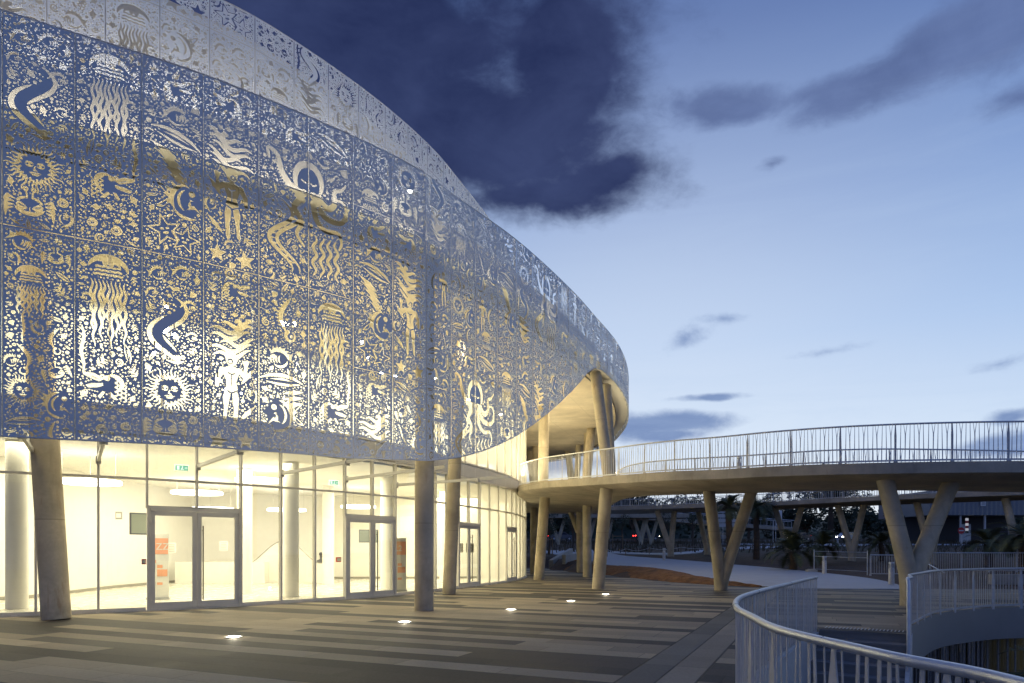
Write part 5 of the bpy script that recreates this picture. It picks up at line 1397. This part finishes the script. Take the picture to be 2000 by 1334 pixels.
# ------------------------------------------------------------------ foreground: sunken patio, stairs and railings
ra = empty('stair_railing', (0, 0, 0), 0, 'nearest curved steel railing sweeping round the head of the stairs', 'railing')
us = np.linspace(0, rb.L, 40)
ro = railing([(*rb.at(u), -.10) for u in us], ra, 1.14, .031, .095, .85, n_seg=120, rnd=12); ro.name = 'balustrade'
m = MB()
for k in range(1, 7):
    u = k*2.6; q = rb.at(u); t = rb.tan(u); m.tube([(q[0]-t[0]*.004, q[1]-t[1]*.004, 1.04), (q[0]+t[0]*.004, q[1]+t[1]*.004, 1.04)], .0325, 14)
m.build('rail_joint', M_DARK, ra)
m = MB(); A = [tuple(rb.at(u)) for u in us]; m.ribbon([(x, y, -4) for x, y in A], [(x, y, -.06) for x, y in A]); A2 = [tuple(rb.off(u, .05)) for u in us]
m.ribbon([(x, y, -.06) for x, y in A], [(x, y, -.06) for x, y in A2]); m.ribbon([(x, y, -4) for x, y in A2], [(x, y, -.06) for x, y in A2], True); m.build('side_plate', M_INFILL, ra)
m = MB(); m.bar((*rb.at(rb.L), -.1), (*rb.at(rb.L), 1.05), .07, .012, (*rb.tan(rb.L-.1), 0)); m.build('end_post', M_INFILL, ra)
M_STAIR = concrete('stair_stone', (.24, .23, .22), .2, streak=False)
st = empty('staircase', (*rb.at(rb.L), 0), 0, 'dark stone stairs going down between the two steel railings', 'stairs'); ox, oy = rb.at(rb.L)
for k in range(22):
    s1, s2 = rb.L-.33*k, rb.L-.33*(k+1); z = -.17*(k+1); a, b = rb.off(s1, .05), rb.off(s1, 1.60); c, d = rb.off(s2, .05), rb.off(s2, 1.60)
    m = MB(); q = lambda p, zz: (p[0]-ox, p[1]-oy, zz)
    m.quad(q(a, z), q(b, z), q(b, z+.17-.003), q(a, z+.17-.003)); m.quad(q(c, z), q(d, z), q(b, z), q(a, z))
    e, f = rb.off(s1-.02, .05), rb.off(s1-.02, 1.60); m.quad(q(e, z+.125), q(f, z+.125), q(f, z+.166), q(e, z+.166)); m.quad(q(e, z+.166), q(f, z+.166), q(b, z+.168), q(a, z+.168))
    m.build('step', M_STAIR, st)
tac = MB()                                                     # tactile studs at the stair head
for i in range(22):
    for j in range(5):
        p = rb.at(rb.L)+rb.nor(rb.L-.1)*(.12+i*.066)+rb.tan(rb.L-.1)*(.30+j*.066); tac.lathe((p[0]-ox, p[1]-oy, 0), [(.013, 0), (.009, .006)], 6)
tac.build('tactile_studs', M_STEEL, st)
m = MB(); A = [tuple(rb.off(u, 1.61)) for u in np.linspace(3, rb.L, 40)]; zz = [-.17*((rb.L-u)/.33)+.02 for u in np.linspace(3, rb.L, 40)]
m.ribbon([(x-ox, y-oy, -4) for x, y in A], [(x-ox, y-oy, z) for (x, y), z in zip(A, zz)]); A3 = [tuple(rb.off(u, 1.68)) for u in np.linspace(3, rb.L, 40)]
m.ribbon([(x-ox, y-oy, -4) for x, y in A3], [(x-ox, y-oy, z) for (x, y), z in zip(A3, zz)], True); m.ribbon([(x-ox, y-oy, z) for (x, y), z in zip(A, zz)], [(x-ox, y-oy, z) for (x, y), z in zip(A3, zz)]); m.build('stringer_wall', M_INFILL, st)
# patio
M_PITW = painted('patio_render', (.36, .32, .265), .7, 0, .12, 1.2)
pt = empty('sunken_patio', (0, 0, 0), 0, 'round sunken patio with a smooth grey rim and a dimly lit glazed wall below', 'patio')
us2 = np.linspace(0, pe.L, 90); A = [tuple(pe.at(u)) for u in us2]; Bq = [tuple(pe.off(u, -1.5)) for u in us2]
m = MB(); m.ribbon([(x, y, -.88) for x, y in A], [(x, y, .004) for x, y in A], True); m.ribbon([(x, y, -.88) for x, y in Bq], [(x, y, -.88) for x, y in A], True); m.build('rim', M_PITW, pt, True)
M_PGL = thin_glass('patio_glass', (.5, .52, .42), .2); m = MB(); m.ribbon([(x, y, -4) for x, y in Bq], [(x, y, -.88) for x, y in Bq], True); m.build('glazed_wall', M_PGL, pt)
Cq = [tuple(pe.off(u, -3.5)) for u in us2]; m = MB(); m.ribbon([(x, y, -4) for x, y in Cq], [(x, y, -.88) for x, y in Cq], True); m.ribbon([(x, y, -.87) for x, y in Cq], [(x, y, -.87) for x, y in Bq], True); m.build('back_wall', M_WHITE, pt)
m = MB(); m.poly([[(x, y, -4.0) for x, y in [(0, -7), (26, -7), (26, 25), (0, 25)]]], True); m.build('patio_floor', M_STAIR, pt)
fin = MB(); rr = random.Random(6)
for k in range(int(pe.L/.22)):
    u = k*.22+rr.uniform(-.05, .05); p = pe.off(max(0, u), -1.38); t = pe.tan(max(.01, u)); fin.box((*p, -2.44), (.045, .02, 3.1), math.atan2(t[1], t[0]))
fin.build('fins', M_INFILL, pt)
for u in (7.5, 12, 17): p = pe.off(u, -2.6); area('patio_light', (*p, -1.0), (*p, -4), .5, .5, 4, (1, .85, .45))
pr = empty('patio_railing', (0, 0, 0), 0, 'curved steel railing round the sunken patio right of the stairs', 'railing')
base = [(7.02, 12.1, 0), (7.25, 12.5, 0)]+[(x, y, 0) for x, y in PE[:12]]
bl = railing(base[1:], pr, 1.08, .028, .105, 1.0, n_seg=100, rnd=21); bl.name = 'balustrade'
m = MB(); m.tube([(7.0, 12.05, -.62), (7.0, 12.05, .99), (7.01, 12.08, 1.05), (7.06, 12.18, 1.08), (7.25, 12.5, 1.08)], .031, 14); m.build('end_tube', M_STEEL, pr, True)
m = MB(); m.bar((7.10, 12.22, -.6), (7.10, 12.22, 1.0), .16, .012, (.5, .86, 0)); m.build('end_plate', M_INFILL, pr)

# ------------------------------------------------------------------ straight railings beyond the patio
def simple_rail(name, pts, lab, h=1.0, sl=None):
    r0 = empty(name, (0, 0, 0), 0, lab, 'railing'); b_ = railing(pts, r0, h, .022, .12, 1.5, style='bar', n_seg=30); b_.name = 'balustrade'; return r0
def gpt(px, d, dz=0): x = ray(px, d); return (x, d, gz(x, d)+dz)
simple_rail('bar_railing', [gpt(1700, 34.5, .20), gpt(1730, 34.4, .20), gpt(1765, 34.3, .20), gpt(1787, 34.2, .20)], 'short straight bar railing behind the right forked column')
simple_rail('bar_railing', [gpt(1770, 37, .24), gpt(1850, 37, .24), gpt(1930, 37, .24), gpt(2010, 37, .24), gpt(2120, 37, .24)], 'long straight bar railing behind the sunken patio')
rs = empty('handrail', (0, 0, 0), 0, 'sloping handrail going down between the bar railings', 'handrail')
m = MB(); a, b = P(1786, 1087, 34.0), P(1845, 1119, 30.5); m.tube([tuple(a), tuple(b)], .022, 8); m.build('hand_rail', M_STEEL, rs, True)
for k in range(4):
    q = a+(b-a)*(k+.2)/4; m = MB(); m.tube([tuple(q), (q.x, q.y, gz(q.x, q.y))], .014, 6); m.build('post', M_STEEL, rs)
def wall_low(name, pts, h, w, lab, cat='wall', mat=M_KERB, cap=None):
    m = MB()
    for (x0, y0), (x1, y1) in zip(pts[:-1], pts[1:]):
        a, b = Vector((x0, y0, 0)), Vector((x1, y1, 0)); n = (b-a).normalized().cross(Vector((0, 0, 1)))*w/2
        za, zb_ = gz(x0, y0), gz(x1, y1); vs = [a-n, b-n, b+n, a+n]; zz = [za, zb_, zb_, za]
        m.add([(v.x, v.y, z-.2) for v, z in zip(vs, zz)]+[(v.x, v.y, z+h) for v, z in zip(vs, zz)], [(3, 2, 1, 0), (4, 5, 6, 7), (0, 1, 5, 4), (1, 2, 6, 5), (2, 3, 7, 6), (3, 0, 4, 7)])
    o = m.build(name, mat); tag(o, lab, cat); return o
wall_low('low_wall', [(3.25, 57.0), (5.5, 63.5)], .72, .35, 'longer low pale concrete wall behind the terrace columns'); wall_low('low_wall', [(4.15, 54.6), (7.0, 61)], .55, .30, 'shorter low pale concrete wall in front of the other one')
wall_low('low_wall', [(ray(1935, 31), 31), (ray(2090, 31), 31)], .42, .3, 'grey concrete kerb wall behind the patio railing')

# ------------------------------------------------------------------ plants
def frond(m, base, az, el, L, rg, wid=.34, n=13, droop=1.0, lw=.085):
    p = Vector(base); pts = [p]; e = el
    for k in range(n):
        e -= droop*1.5/n*(k/n+.35); d = Vector((math.cos(az)*math.cos(e), math.sin(az)*math.cos(e), math.sin(e))); p = p+d*L/n; pts.append(p)
    for k in range(len(pts)-1): m.bar(pts[k], pts[k+1], .02*(1-k/n)+.006, .01)
    s = Vector((-math.sin(az), math.cos(az), 0))
    for k in range(2, len(pts)):
        t = (pts[k]-pts[k-1]).normalized(); up = s.cross(t); ll = wid*L*math.sin(PI*min(1, (k-1)/(n)*.95+.08))**.6
        for q in (-1, 1):
            for h in (0, .5):
                o = pts[k]-t*h*L/n; tip = o+s*q*ll*.86+t*ll*.55+up*rg.uniform(-.16, .02)*ll
                m.add([o+t*lw*.5, o-t*lw*.5, tip], [(0, 1, 2)])
def palm(x, y, z, h, crown, nf, lab, r=.2, cat='palm', grp=None, seed=1, short=False):
    rg = random.Random(seed); t = empty('palm_tree', (x, y, z), 0, lab, 'palm', grp)
    m = MB(); pts = []; rad = []; n = 26
    for k in range(n+1): pts.append((.06*math.sin(k*.2), .03*math.sin(k*.3), h*k/n)); rad.append(r*(1.18-.3*k/n)*(1+.10*(k % 2)))
    m.tube(pts, rad, 10)
    for k in range(int(h/.09)):                              # old leaf bases
        for j in range(5):
            a = j*1.257+k*.63; zz = k*.09; rr_ = r*(1.14-.3*zz/h); m.add([(rr_*math.cos(a-.25), rr_*math.sin(a-.25), zz), (rr_*math.cos(a+.25), rr_*math.sin(a+.25), zz), ((rr_+.07)*math.cos(a), (rr_+.07)*math.sin(a), zz+.13)], [(0, 1, 2)])
    m.build('trunk', M_BARK, t)
    m = MB()
    for k in range(nf): frond(m, (0, 0, h), k*2.4+rg.uniform(-.2, .2), rg.uniform(-.25, 1.35), crown*rg.uniform(.8, 1.1), rg, .30, droop=rg.uniform(.9, 1.5))
    m.build('crown', M_PALM, t)
def gp_(px, d): x = ray(px, d); return x, d, gz(x, d)
palm(*gp_(1424, 54), 4.3, 1.9, 30, 'tall palm between the arms of the middle forked column', .24, seed=2)
palm(*gp_(1477, 58), 4.4, 1.9, 26, 'tall palm just right of the middle forked column', .22, seed=3)
palm(*gp_(1549, 43), 1.15, 1.9, 34, 'short palm on the soil bed left of the temporary fence', .20, seed=4)
palm(*gp_(1607, 51), 1.4, 1.9, 30, 'short palm behind the bollard light at the path edge', .2, seed=5)
palm(*gp_(1722, 55), 1.5, 1.9, 26, 'short dark palm left of the right forked column', .2, seed=6)
palm(*gp_(1930, 47), 1.6, 1.9, 28, 'short palm in front of the grey metal building', .22, seed=7)
palm(*gp_(1998, 38), 2.2, 1.9, 30, 'dark palm at the right edge behind the bar railing', .22, seed=8)
palm(13.0, 15.3, -4.0, 2.6, 2.0, 30, 'dark palm growing down in the sunken patio', .16, seed=9)
def lump_tree(name, x, y, z, h, w, lab, seed, trunk_h=.3, leaf=.30, n=1700, mat=M_LEAF, flat=1.0, group='trees beyond the road', cat='tree', lumps=13):
    rg = random.Random(seed); t = empty(name, (x, y, z), 0, lab, cat, group); m = MB(); th = h*trunk_h
    m.tube([(0, 0, 0), (.1, .05, th*.6), (.05, 0, th*1.3)], [w*.035+.05, w*.03+.04, w*.02+.02], 8)
    L = []
    for k in range(lumps):
        a = rg.uniform(0, 6.28); r_ = w*.5*rg.uniform(.15, .8); c = Vector((r_*math.cos(a), r_*math.sin(a), th+(h-th)*rg.uniform(.12, .86)*flat+(h-th)*(1-flat))); L.append((c, w*rg.uniform(.13, .26)))
        m.tube([(.05, 0, th), tuple(c*.6+Vector((0, 0, th*.4))), tuple(c)], [w*.015+.02, w*.01+.01, .01], 5)
    m.build('trunk', M_BARK, t); m = MB()
    for k in range(n):
        c, r_ = L[rg.randrange(len(L))]; v = Vector((rg.gauss(0, 1), rg.gauss(0, 1), rg.gauss(0, .8))); v = v.normalized()*r_*rg.uniform(.45, 1.12)**.6
        p = c+v; a = Vector((rg.gauss(0, 1), rg.gauss(0, 1), rg.gauss(0, 1))).normalized(); b = a.orthogonal().normalized(); s = leaf*rg.uniform(.5, 1.2)
        m.add([p+a*s, p+b*s*.5, p-a*s*.9, p-b*s*.55], [(0, 1, 2, 3)])
    m.build('crown', mat, t); return t
rg = random.Random(77); kinds = ['broad', 'narrow', 'rounded', 'ragged', 'low', 'thick']; spots_ = ['left of the looping walkway', 'behind the terrace columns', 'behind the left end of the looping walkway', 'between the terrace and the first forked column', 'behind the far ramp', 'beyond the two tall palms', 'right of the two tall palms', 'behind the middle of the looping walkway', 'left of the umbrella pine', 'under the umbrella pine', 'right of the umbrella pine', 'behind the short palms', 'left of the right forked column', 'behind the right forked column', 'left of the grey metal building', 'behind the road signs', 'at the right edge beyond the metal building']
tx = [1045, 1088, 1125, 1190, 1235, 1300, 1352, 1400, 1462, 1520, 1575, 1640, 1700, 1745, 1785, 1830, 2010]
for k, px in enumerate(tx):
    d = rg.uniform(128, 152); x, y, z = gp_(px, d); h = rg.uniform(7.5, 10.0) if px < 1480 else rg.uniform(5.6, 7.6)
    lump_tree('dark_tree', x, y, z, h, rg.uniform(7, 10), '%s dark evergreen %s' % (kinds[k % 6], spots_[k]), 100+k, .18, .42, 1500)
x, y, z = gp_(1622, 142); lump_tree('umbrella_pine', x, y, z, 12.6, 17, 'wide umbrella pine standing above the middle of the looping walkway', 40, .62, .40, 3600, M_LEAF, .72, None, 'tree', 26)
x, y, z = gp_(1512, 146); lump_tree('pointed_tree', x, y, z, 13.2, 5, 'pointed tree top showing above the walkway right of the middle forked column', 41, .3, .35, 900, M_LEAF, 1, None, 'tree')
for k, (px, d, h, w, lab) in enumerate(((1072, 66, 4.6, 2.4, 'young staked tree behind the glazed corner of the building'), (1118, 72, 4.8, 2.8, 'young leafy tree behind the terrace columns'), (1214, 82, 5.2, 2.6, 'young tree with a timber stake under the left end of the looping walkway'),
                                        (1300, 86, 5.2, 3.0, 'young tree behind the first forked column of the looping walkway'), (1352, 90, 5.0, 2.6, 'thin young tree right of the first forked column of the looping walkway'), (1752, 78, 5.0, 2.8, 'thin young tree by the blue round sign'))):
    x, y, z = gp_(px, d); lump_tree('young_tree', x, y, z, h, w, lab, 60+k, .42, .13, 520, M_LEAF2, 1, 'young planted trees', 'tree', 9)
for k, (px, d, lab) in enumerate(((1066, 65, 'timber tree guard of the tree behind the glazed corner'), (1206, 81, 'timber tree guard below the left end of the looping walkway'))):
    x, y, z = gp_(px, d); t = empty('tree_guard', (x, y, z), .2, lab, 'tree guard', 'timber tree guards')
    for q in (-.62, .62): m = MB(); m.tube([(q, -.1, 0), (q, -.1, 1.75)], .045, 8); m.build('stake', M_WOODP, t)
    m = MB(); m.box((0, -.15, 1.5), (1.4, .04, .1)); m.build('cross_bar', M_WOODP, t)
m = MB(); rg = random.Random(9)                              # planting along the road
for k in range(7000):
    px = rg.uniform(1030, 2100); d = rg.uniform(98, 110) if k % 3 else rg.uniform(70, 96)
    if rg.random() > .55+.45*math.sin(px*.031+d): continue
    x, y, z = gp_(px, d)
    s = rg.uniform(.25, .75); a = rg.uniform(-.5, .5); m.add([(x-.07, y, z), (x+.07, y, z), (x+a*s*.6, y+rg.uniform(-.2, .2), z+s)], [(0, 1, 2)])
tag(m.build('shrub_planting', M_DRY), 'low shrubs and grasses planted in front of the road', 'shrubs', kind='stuff')
# rope barrier with stakes on the path edge
t = empty('rope_barrier', (0, 0, 0), 0, 'low rope barrier on short stakes behind the far bend of the path', 'barrier'); prev = None
for k, px in enumerate((1186, 1222, 1268, 1330, 1400, 1470)):
    x, y, z = gp_(px, 62+k*2.2); m = MB(); m.tube([(x, y, z), (x, y, z+.75)], .035, 6); m.build('stake', M_WOODP, t)
    if prev: m = MB(); m.tube([tuple(Vector(prev)+(Vector((x, y, z+.65))-Vector(prev))*s+Vector((0, 0, -.22*math.sin(PI*s)))) for s in np.linspace(0, 1, 9)], .018, 5); m.build('rope', M_PAPER, t)
    prev = (x, y, z+.65)
t = empty('temporary_fence', (0, 0, 0), 0, 'low temporary fence with wires and concrete foot left of the bar railing', 'fence')
a, b = gp_(1590, 40.5), gp_(1694, 37.5)
for q in (a, b): m = MB(); m.tube([q, (q[0], q[1], q[2]+1.35)], .028, 8); m.build('post', M_STEEL, t)
for zz in (1.25, .95, .2): m = MB(); m.tube([(a[0], a[1], a[2]+zz), (b[0], b[1], b[2]+zz)], .010, 5); m.build('wire', M_PAPER if zz == .95 else M_STEEL, t)
m = MB(); m.box((a[0]-.15, a[1], a[2]+.07), (.62, .25, .16), .1); m.box((a[0]-.15, a[1], a[2]+.17), (.40, .18, .05), .1); m.build('foot_block', M_KERB, t)

# ------------------------------------------------------------------ buildings, ramp, road furniture far behind
def block(name, px0, px1, d, z1, lab, mat, dep=14, bands=(), pane_rows=None):
    x0, x1 = ray(px0, d), ray(px1, d); z0 = gz((x0+x1)/2, d)-.5; t = empty(name, ((x0+x1)/2, d, z0), 0, lab, 'building'); w = x1-x0
    m = MB(); m.box((0, dep/2, (z1-z0)/2), (w, dep, z1-z0)); m.build('walls', mat, t)
    for k, (za, zb_) in enumerate(bands): m = MB(); m.box((0, -.35, (za+zb_)/2-z0), (w+.5, .7, zb_-za)); m.build('balcony_band', M_DECK, t)
    for k, (za, zb_) in enumerate(pane_rows or ()):
        n = int(w/2.4)
        for j in range(n): m = MB(); m.box((-w/2+(j+.5)*w/n, -.02, (za+zb_)/2-z0), (w/n*.78, .06, zb_-za)); m.build('window', M_DARKGL, t)
    return t
M_DARKGL = principled('dark_window_glass', (.02, .03, .05), .08)[0]
M_GREYW = painted('grey_render', (.17, .17, .18), .8)
block('concrete_building', 1080, 1345, 160, 11.5, 'dark grey concrete building with long bands behind the terrace columns', M_GREYW, 16, ((8.6, 9.5), (11.2, 12.0)), ((9.7, 11.0), (6.6, 8.2)))
M_CORR = painted('corrugated_grey', (.23, .24, .25), .5, .3)
hb = empty('metal_hall', (ray(1925, 100), 100, gz(50, 100)), 0, 'grey corrugated metal hall with a dark open ground floor at the right edge', 'building'); hz = gz(50, 100)
m = MB(); w = ray(2060, 100)-ray(1816, 100); n = 110
zz0, zz1 = 1.6+(1074-1006)/F*100-hz, 1.6+(1074-958)/F*100-hz; X0 = ray(1816, 100)-ray(1925, 100)
A = [(X0+w*k/n, -.07*(k % 4 in (1, 2)), zz0) for k in range(n+1)]; m.ribbon(A, [(x, y, zz1) for x, y, _ in A]); m.quad((X0, 0, zz0), (X0, 14, zz0), (X0, 14, zz1), (X0, 0, zz1)); m.quad((X0, 0, zz0), (X0+w, 0, zz0), (X0+w, 14, zz0), (X0, 14, zz0)); m.quad((X0, 0, zz1), (X0+w, 0, zz1), (X0+w, 14, zz1), (X0, 14, zz1)); m.build('cladding', M_CORR, hb)
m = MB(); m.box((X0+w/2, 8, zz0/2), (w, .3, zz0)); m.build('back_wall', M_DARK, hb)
for k in range(6): m = MB(); m.box((X0+1.2+k*3.6, .5, zz0/2), (.22, .22, zz0)); m.build('pillar', M_INFILL, hb)
m = MB(); m.box((ray(1912, 100)-ray(1925, 100), 3, 1.5), (1.6, .1, 3.0)); m.build('door', M_PAPER, hb)
m = MB(); p = P(1919, 980, 100); m.box((p.x-hb.location.x, -.14, p.z-hz), (.75, .05, 1.25)); m.build('wall_sign', M_PAPER, hb); m = MB(); [m.box((p.x-hb.location.x, -.18, p.z-hz+.4-.16*j), (.5, .02, .04)) for j in range(6)]; m.build('sign_lines', M_DARK, hb)
fr = empty('far_ramp', (0, 0, 0), 0, 'far white railed footbridge ramp sloping down to the right behind the walkway', 'footbridge')
a, b = P(1150, 1000, 112), P(1560, 1032, 104); m = MB(); a2, b2 = a+Vector((0, 3, 0)), b+Vector((0, 3, 0))
m.bar(a+Vector((0, 1.5, -.25)), b+Vector((0, 1.5, -.25)), 3.0, .5, (0, 1, 0)); m.build('deck_slab', M_DECK, fr)
for yo in (0, 3): r_ = railing([tuple(a+(b-a)*k/4+Vector((0, yo, 0))) for k in range(5)], fr, 1.15, .05, .5, 2.6, style='bar', n_seg=10); r_.name = 'railing'
for px in (1200, 1265, 1395, 1440, 1490):
    k = (px-1150)/410; q = a+(b-a)*k; gzz = gz(q.x, q.y+1.5); m = MB(); m.tube([(q.x-.6, q.y+1.5, gzz), (q.x+.3, q.y+1.5, q.z-.4)], .22, 10); m.build('prop', M_CONC, fr)
for k, (px, d) in enumerate(((1225, 118), (1258, 120), (1290, 122))):
    pass
sup = empty('viaduct', (0, 0, 0), 0, 'far dark viaduct on forked columns behind the left end of the looping walkway', 'viaduct')
a, b = P(1060, 1003, 96), P(1345, 1003, 96); m = MB(); m.bar((a.x, 97.5, a.z-.3), (b.x, 97.5, b.z-.3), 3.6, .6, (0, 1, 0)); m.build('deck_slab', M_DECK, sup)
for px in (1090, 1150, 1252, 1272):
    x = ray(px, 97); vcol((x, 97, gz(x, 97)), (x-1.0, 97.3, a.z-.5), (x+1.0, 97.3, a.z-.5), .24, sup, fork=.1)
def sign_post(name, px, d, h, lab, cat='sign'):
    x, y, z = gp_(px, d); t = empty(name, (x, y, z), 0, lab, cat); m = MB(); m.tube([(0, 0, 0), (0, 0, h)], .035, 8); m.build('pole', M_STEEL, t); return t
def disc(t, r, z, mat, name, y=-.05, th=.02):
    m = MB(); n = 28; f = [(r*math.cos(2*PI*k/n), y, z+r*math.sin(2*PI*k/n)) for k in range(n)]; b_ = [(x, y+th, zz) for x, _, zz in f]; m.add(f+b_, [tuple(range(n)), tuple(reversed(range(n, 2*n)))]+[(k, n+k, n+(k+1) % n, (k+1) % n) for k in range(n)]); return m.build(name, mat, t)
t = sign_post('no_entry_sign', 1877, 78, 2.35, 'round red no-entry sign in front of the grey metal hall'); disc(t, .38, 2.2, principled('sign_red', (.55, .02, .02), .4)[0], 'sign_face'); m = MB(); m.box((0, -.06, 2.2), (.54, .012, .12)); m.build('white_bar', M_PAPER, t)
t = sign_post('direction_sign', 1760, 72, 2.45, 'round blue sign with a white arrow beside the right forked column'); disc(t, .38, 2.3, principled('sign_blue', (.02, .10, .42), .4)[0], 'sign_face'); m = MB(); m.box((-.04, -.06, 2.3), (.36, .012, .07)); m.box((.10, -.06, 2.36), (.24, .012, .07), 0, Matrix.Rotation(.75, 3, 'Y')); m.box((.10, -.06, 2.24), (.24, .012, .07), 0, Matrix.Rotation(-.75, 3, 'Y')); m.build('white_arrow', M_PAPER, t)
t = sign_post('banded_post', 1888, 84, 3.7, 'tall red and white banded post left of the hall door', 'post')
for k in range(3): m = MB(); m.box((0, -.05, 3.5-k*.62), (.34, .08, .30)); m.build('white_panel', emissive('panel_glow%d' % k, (.75, .78, .9), .45), t); m = MB(); m.box((0, -.055, 3.19-k*.62), (.34, .08, .30)); m.build('red_panel', M_RED if k < 2 else M_DARK, t)
t = sign_post('road_sign_stack', 1412, 104, 5.2, 'stack of grey direction boards on a pole left of the tall palm')
for k in range(5): m = MB(); m.box((0, -.08, 5.6-k*.72), (4.6-.3*(k % 2), .06, .56)); m.build('board', M_INFILL, t)
t = sign_post('lamp_post', 1510, 92, 8.0, 'slim street lamp post right of the two tall palms', 'lamp post'); m = MB(); m.box((.35, 0, 8.0), (.8, .2, .08)); m.build('lamp_head', M_DARK, t)
t = sign_post('advert_banner', 1515, 100, 5.0, 'small pale vertical banner beside the street lamp post', 'banner'); m = MB(); m.box((.5, 0, 3.8), (.85, .04, 2.2)); m.build('banner_sheet', M_PAPER, t)
def car(px, d, rz, paint, lab, away):
    x, y, z = gp_(px, d); t = empty('car', (x, y, z+.03), rz, lab, 'car', 'cars on the far road')
    prof = [(-2.1, .35), (-2.12, .75), (-1.95, .92), (-1.35, .98), (-.75, 1.42), (.55, 1.45), (1.2, 1.02), (1.95, .86), (2.12, .62), (2.08, .35)]
    m = MB(); L_ = [(a_, -.84, b_) for a_, b_ in prof]; R_ = [(a_, .84, b_) for a_, b_ in prof]; n = len(prof)
    m.add(L_+R_, [tuple(range(n)), tuple(reversed(range(n, 2*n)))]+[(k, n+k, n+(k+1) % n, (k+1) % n) for k in range(n)]); m.build('body', paint, t)
    m = MB(); m.add([(-1.2, -.85, 1.0), (-.70, -.85, 1.36), (.50, -.85, 1.38), (1.02, -.85, 1.02)], [(0, 1, 2, 3)]); m.add([(-1.2, .85, 1.0), (-.70, .85, 1.36), (.50, .85, 1.38), (1.02, .85, 1.02)], [(3, 2, 1, 0)]); m.build('side_windows', M_DARKGL, t)
    for wx in (-1.3, 1.35):
        for wy in (-.78, .78):
            m = MB(); m.tube([(wx, wy-.1, .32), (wx, wy+.1, .32)], .32, 18); w_ = m.build('wheel', M_DARK, t); m = MB(); m.tube([(wx, wy-.11, .32), (wx, wy+.11, .32)], .18, 14); m.build('rim', M_STEEL, w_)
    for wy in (-.6, .6):
        m = MB(); m.box((2.08, wy, .68), (.08, .34, .16)); m.build('headlight', emissive('headlight_glow%s' % px, (1, .93, .75), 30), t)
        m = MB(); m.box((-2.10, wy, .80), (.06, .34, .14)); m.build('tail_light', emissive('tail_glow%s' % px, (1, .03, .02), 14), t)
car(1095, 117, .12, M_GREYW, 'grey car with red tail lights behind the terrace columns', 1); car(1262, 118.5, .15, M_DARK, 'dark car with red tail lights below the far viaduct', 1)
car(1402, 114.5, PI+.5, M_CORR, 'pale car with headlights on left of the tall palms', 0); car(1655, 114, PI+.55, painted('car_white', (.6, .6, .62), .3), 'white car with headlights on behind the short palms', 0); car(1560, 115, PI+.5, M_DARK, 'dark car with headlights on right of the tall palms', 0)
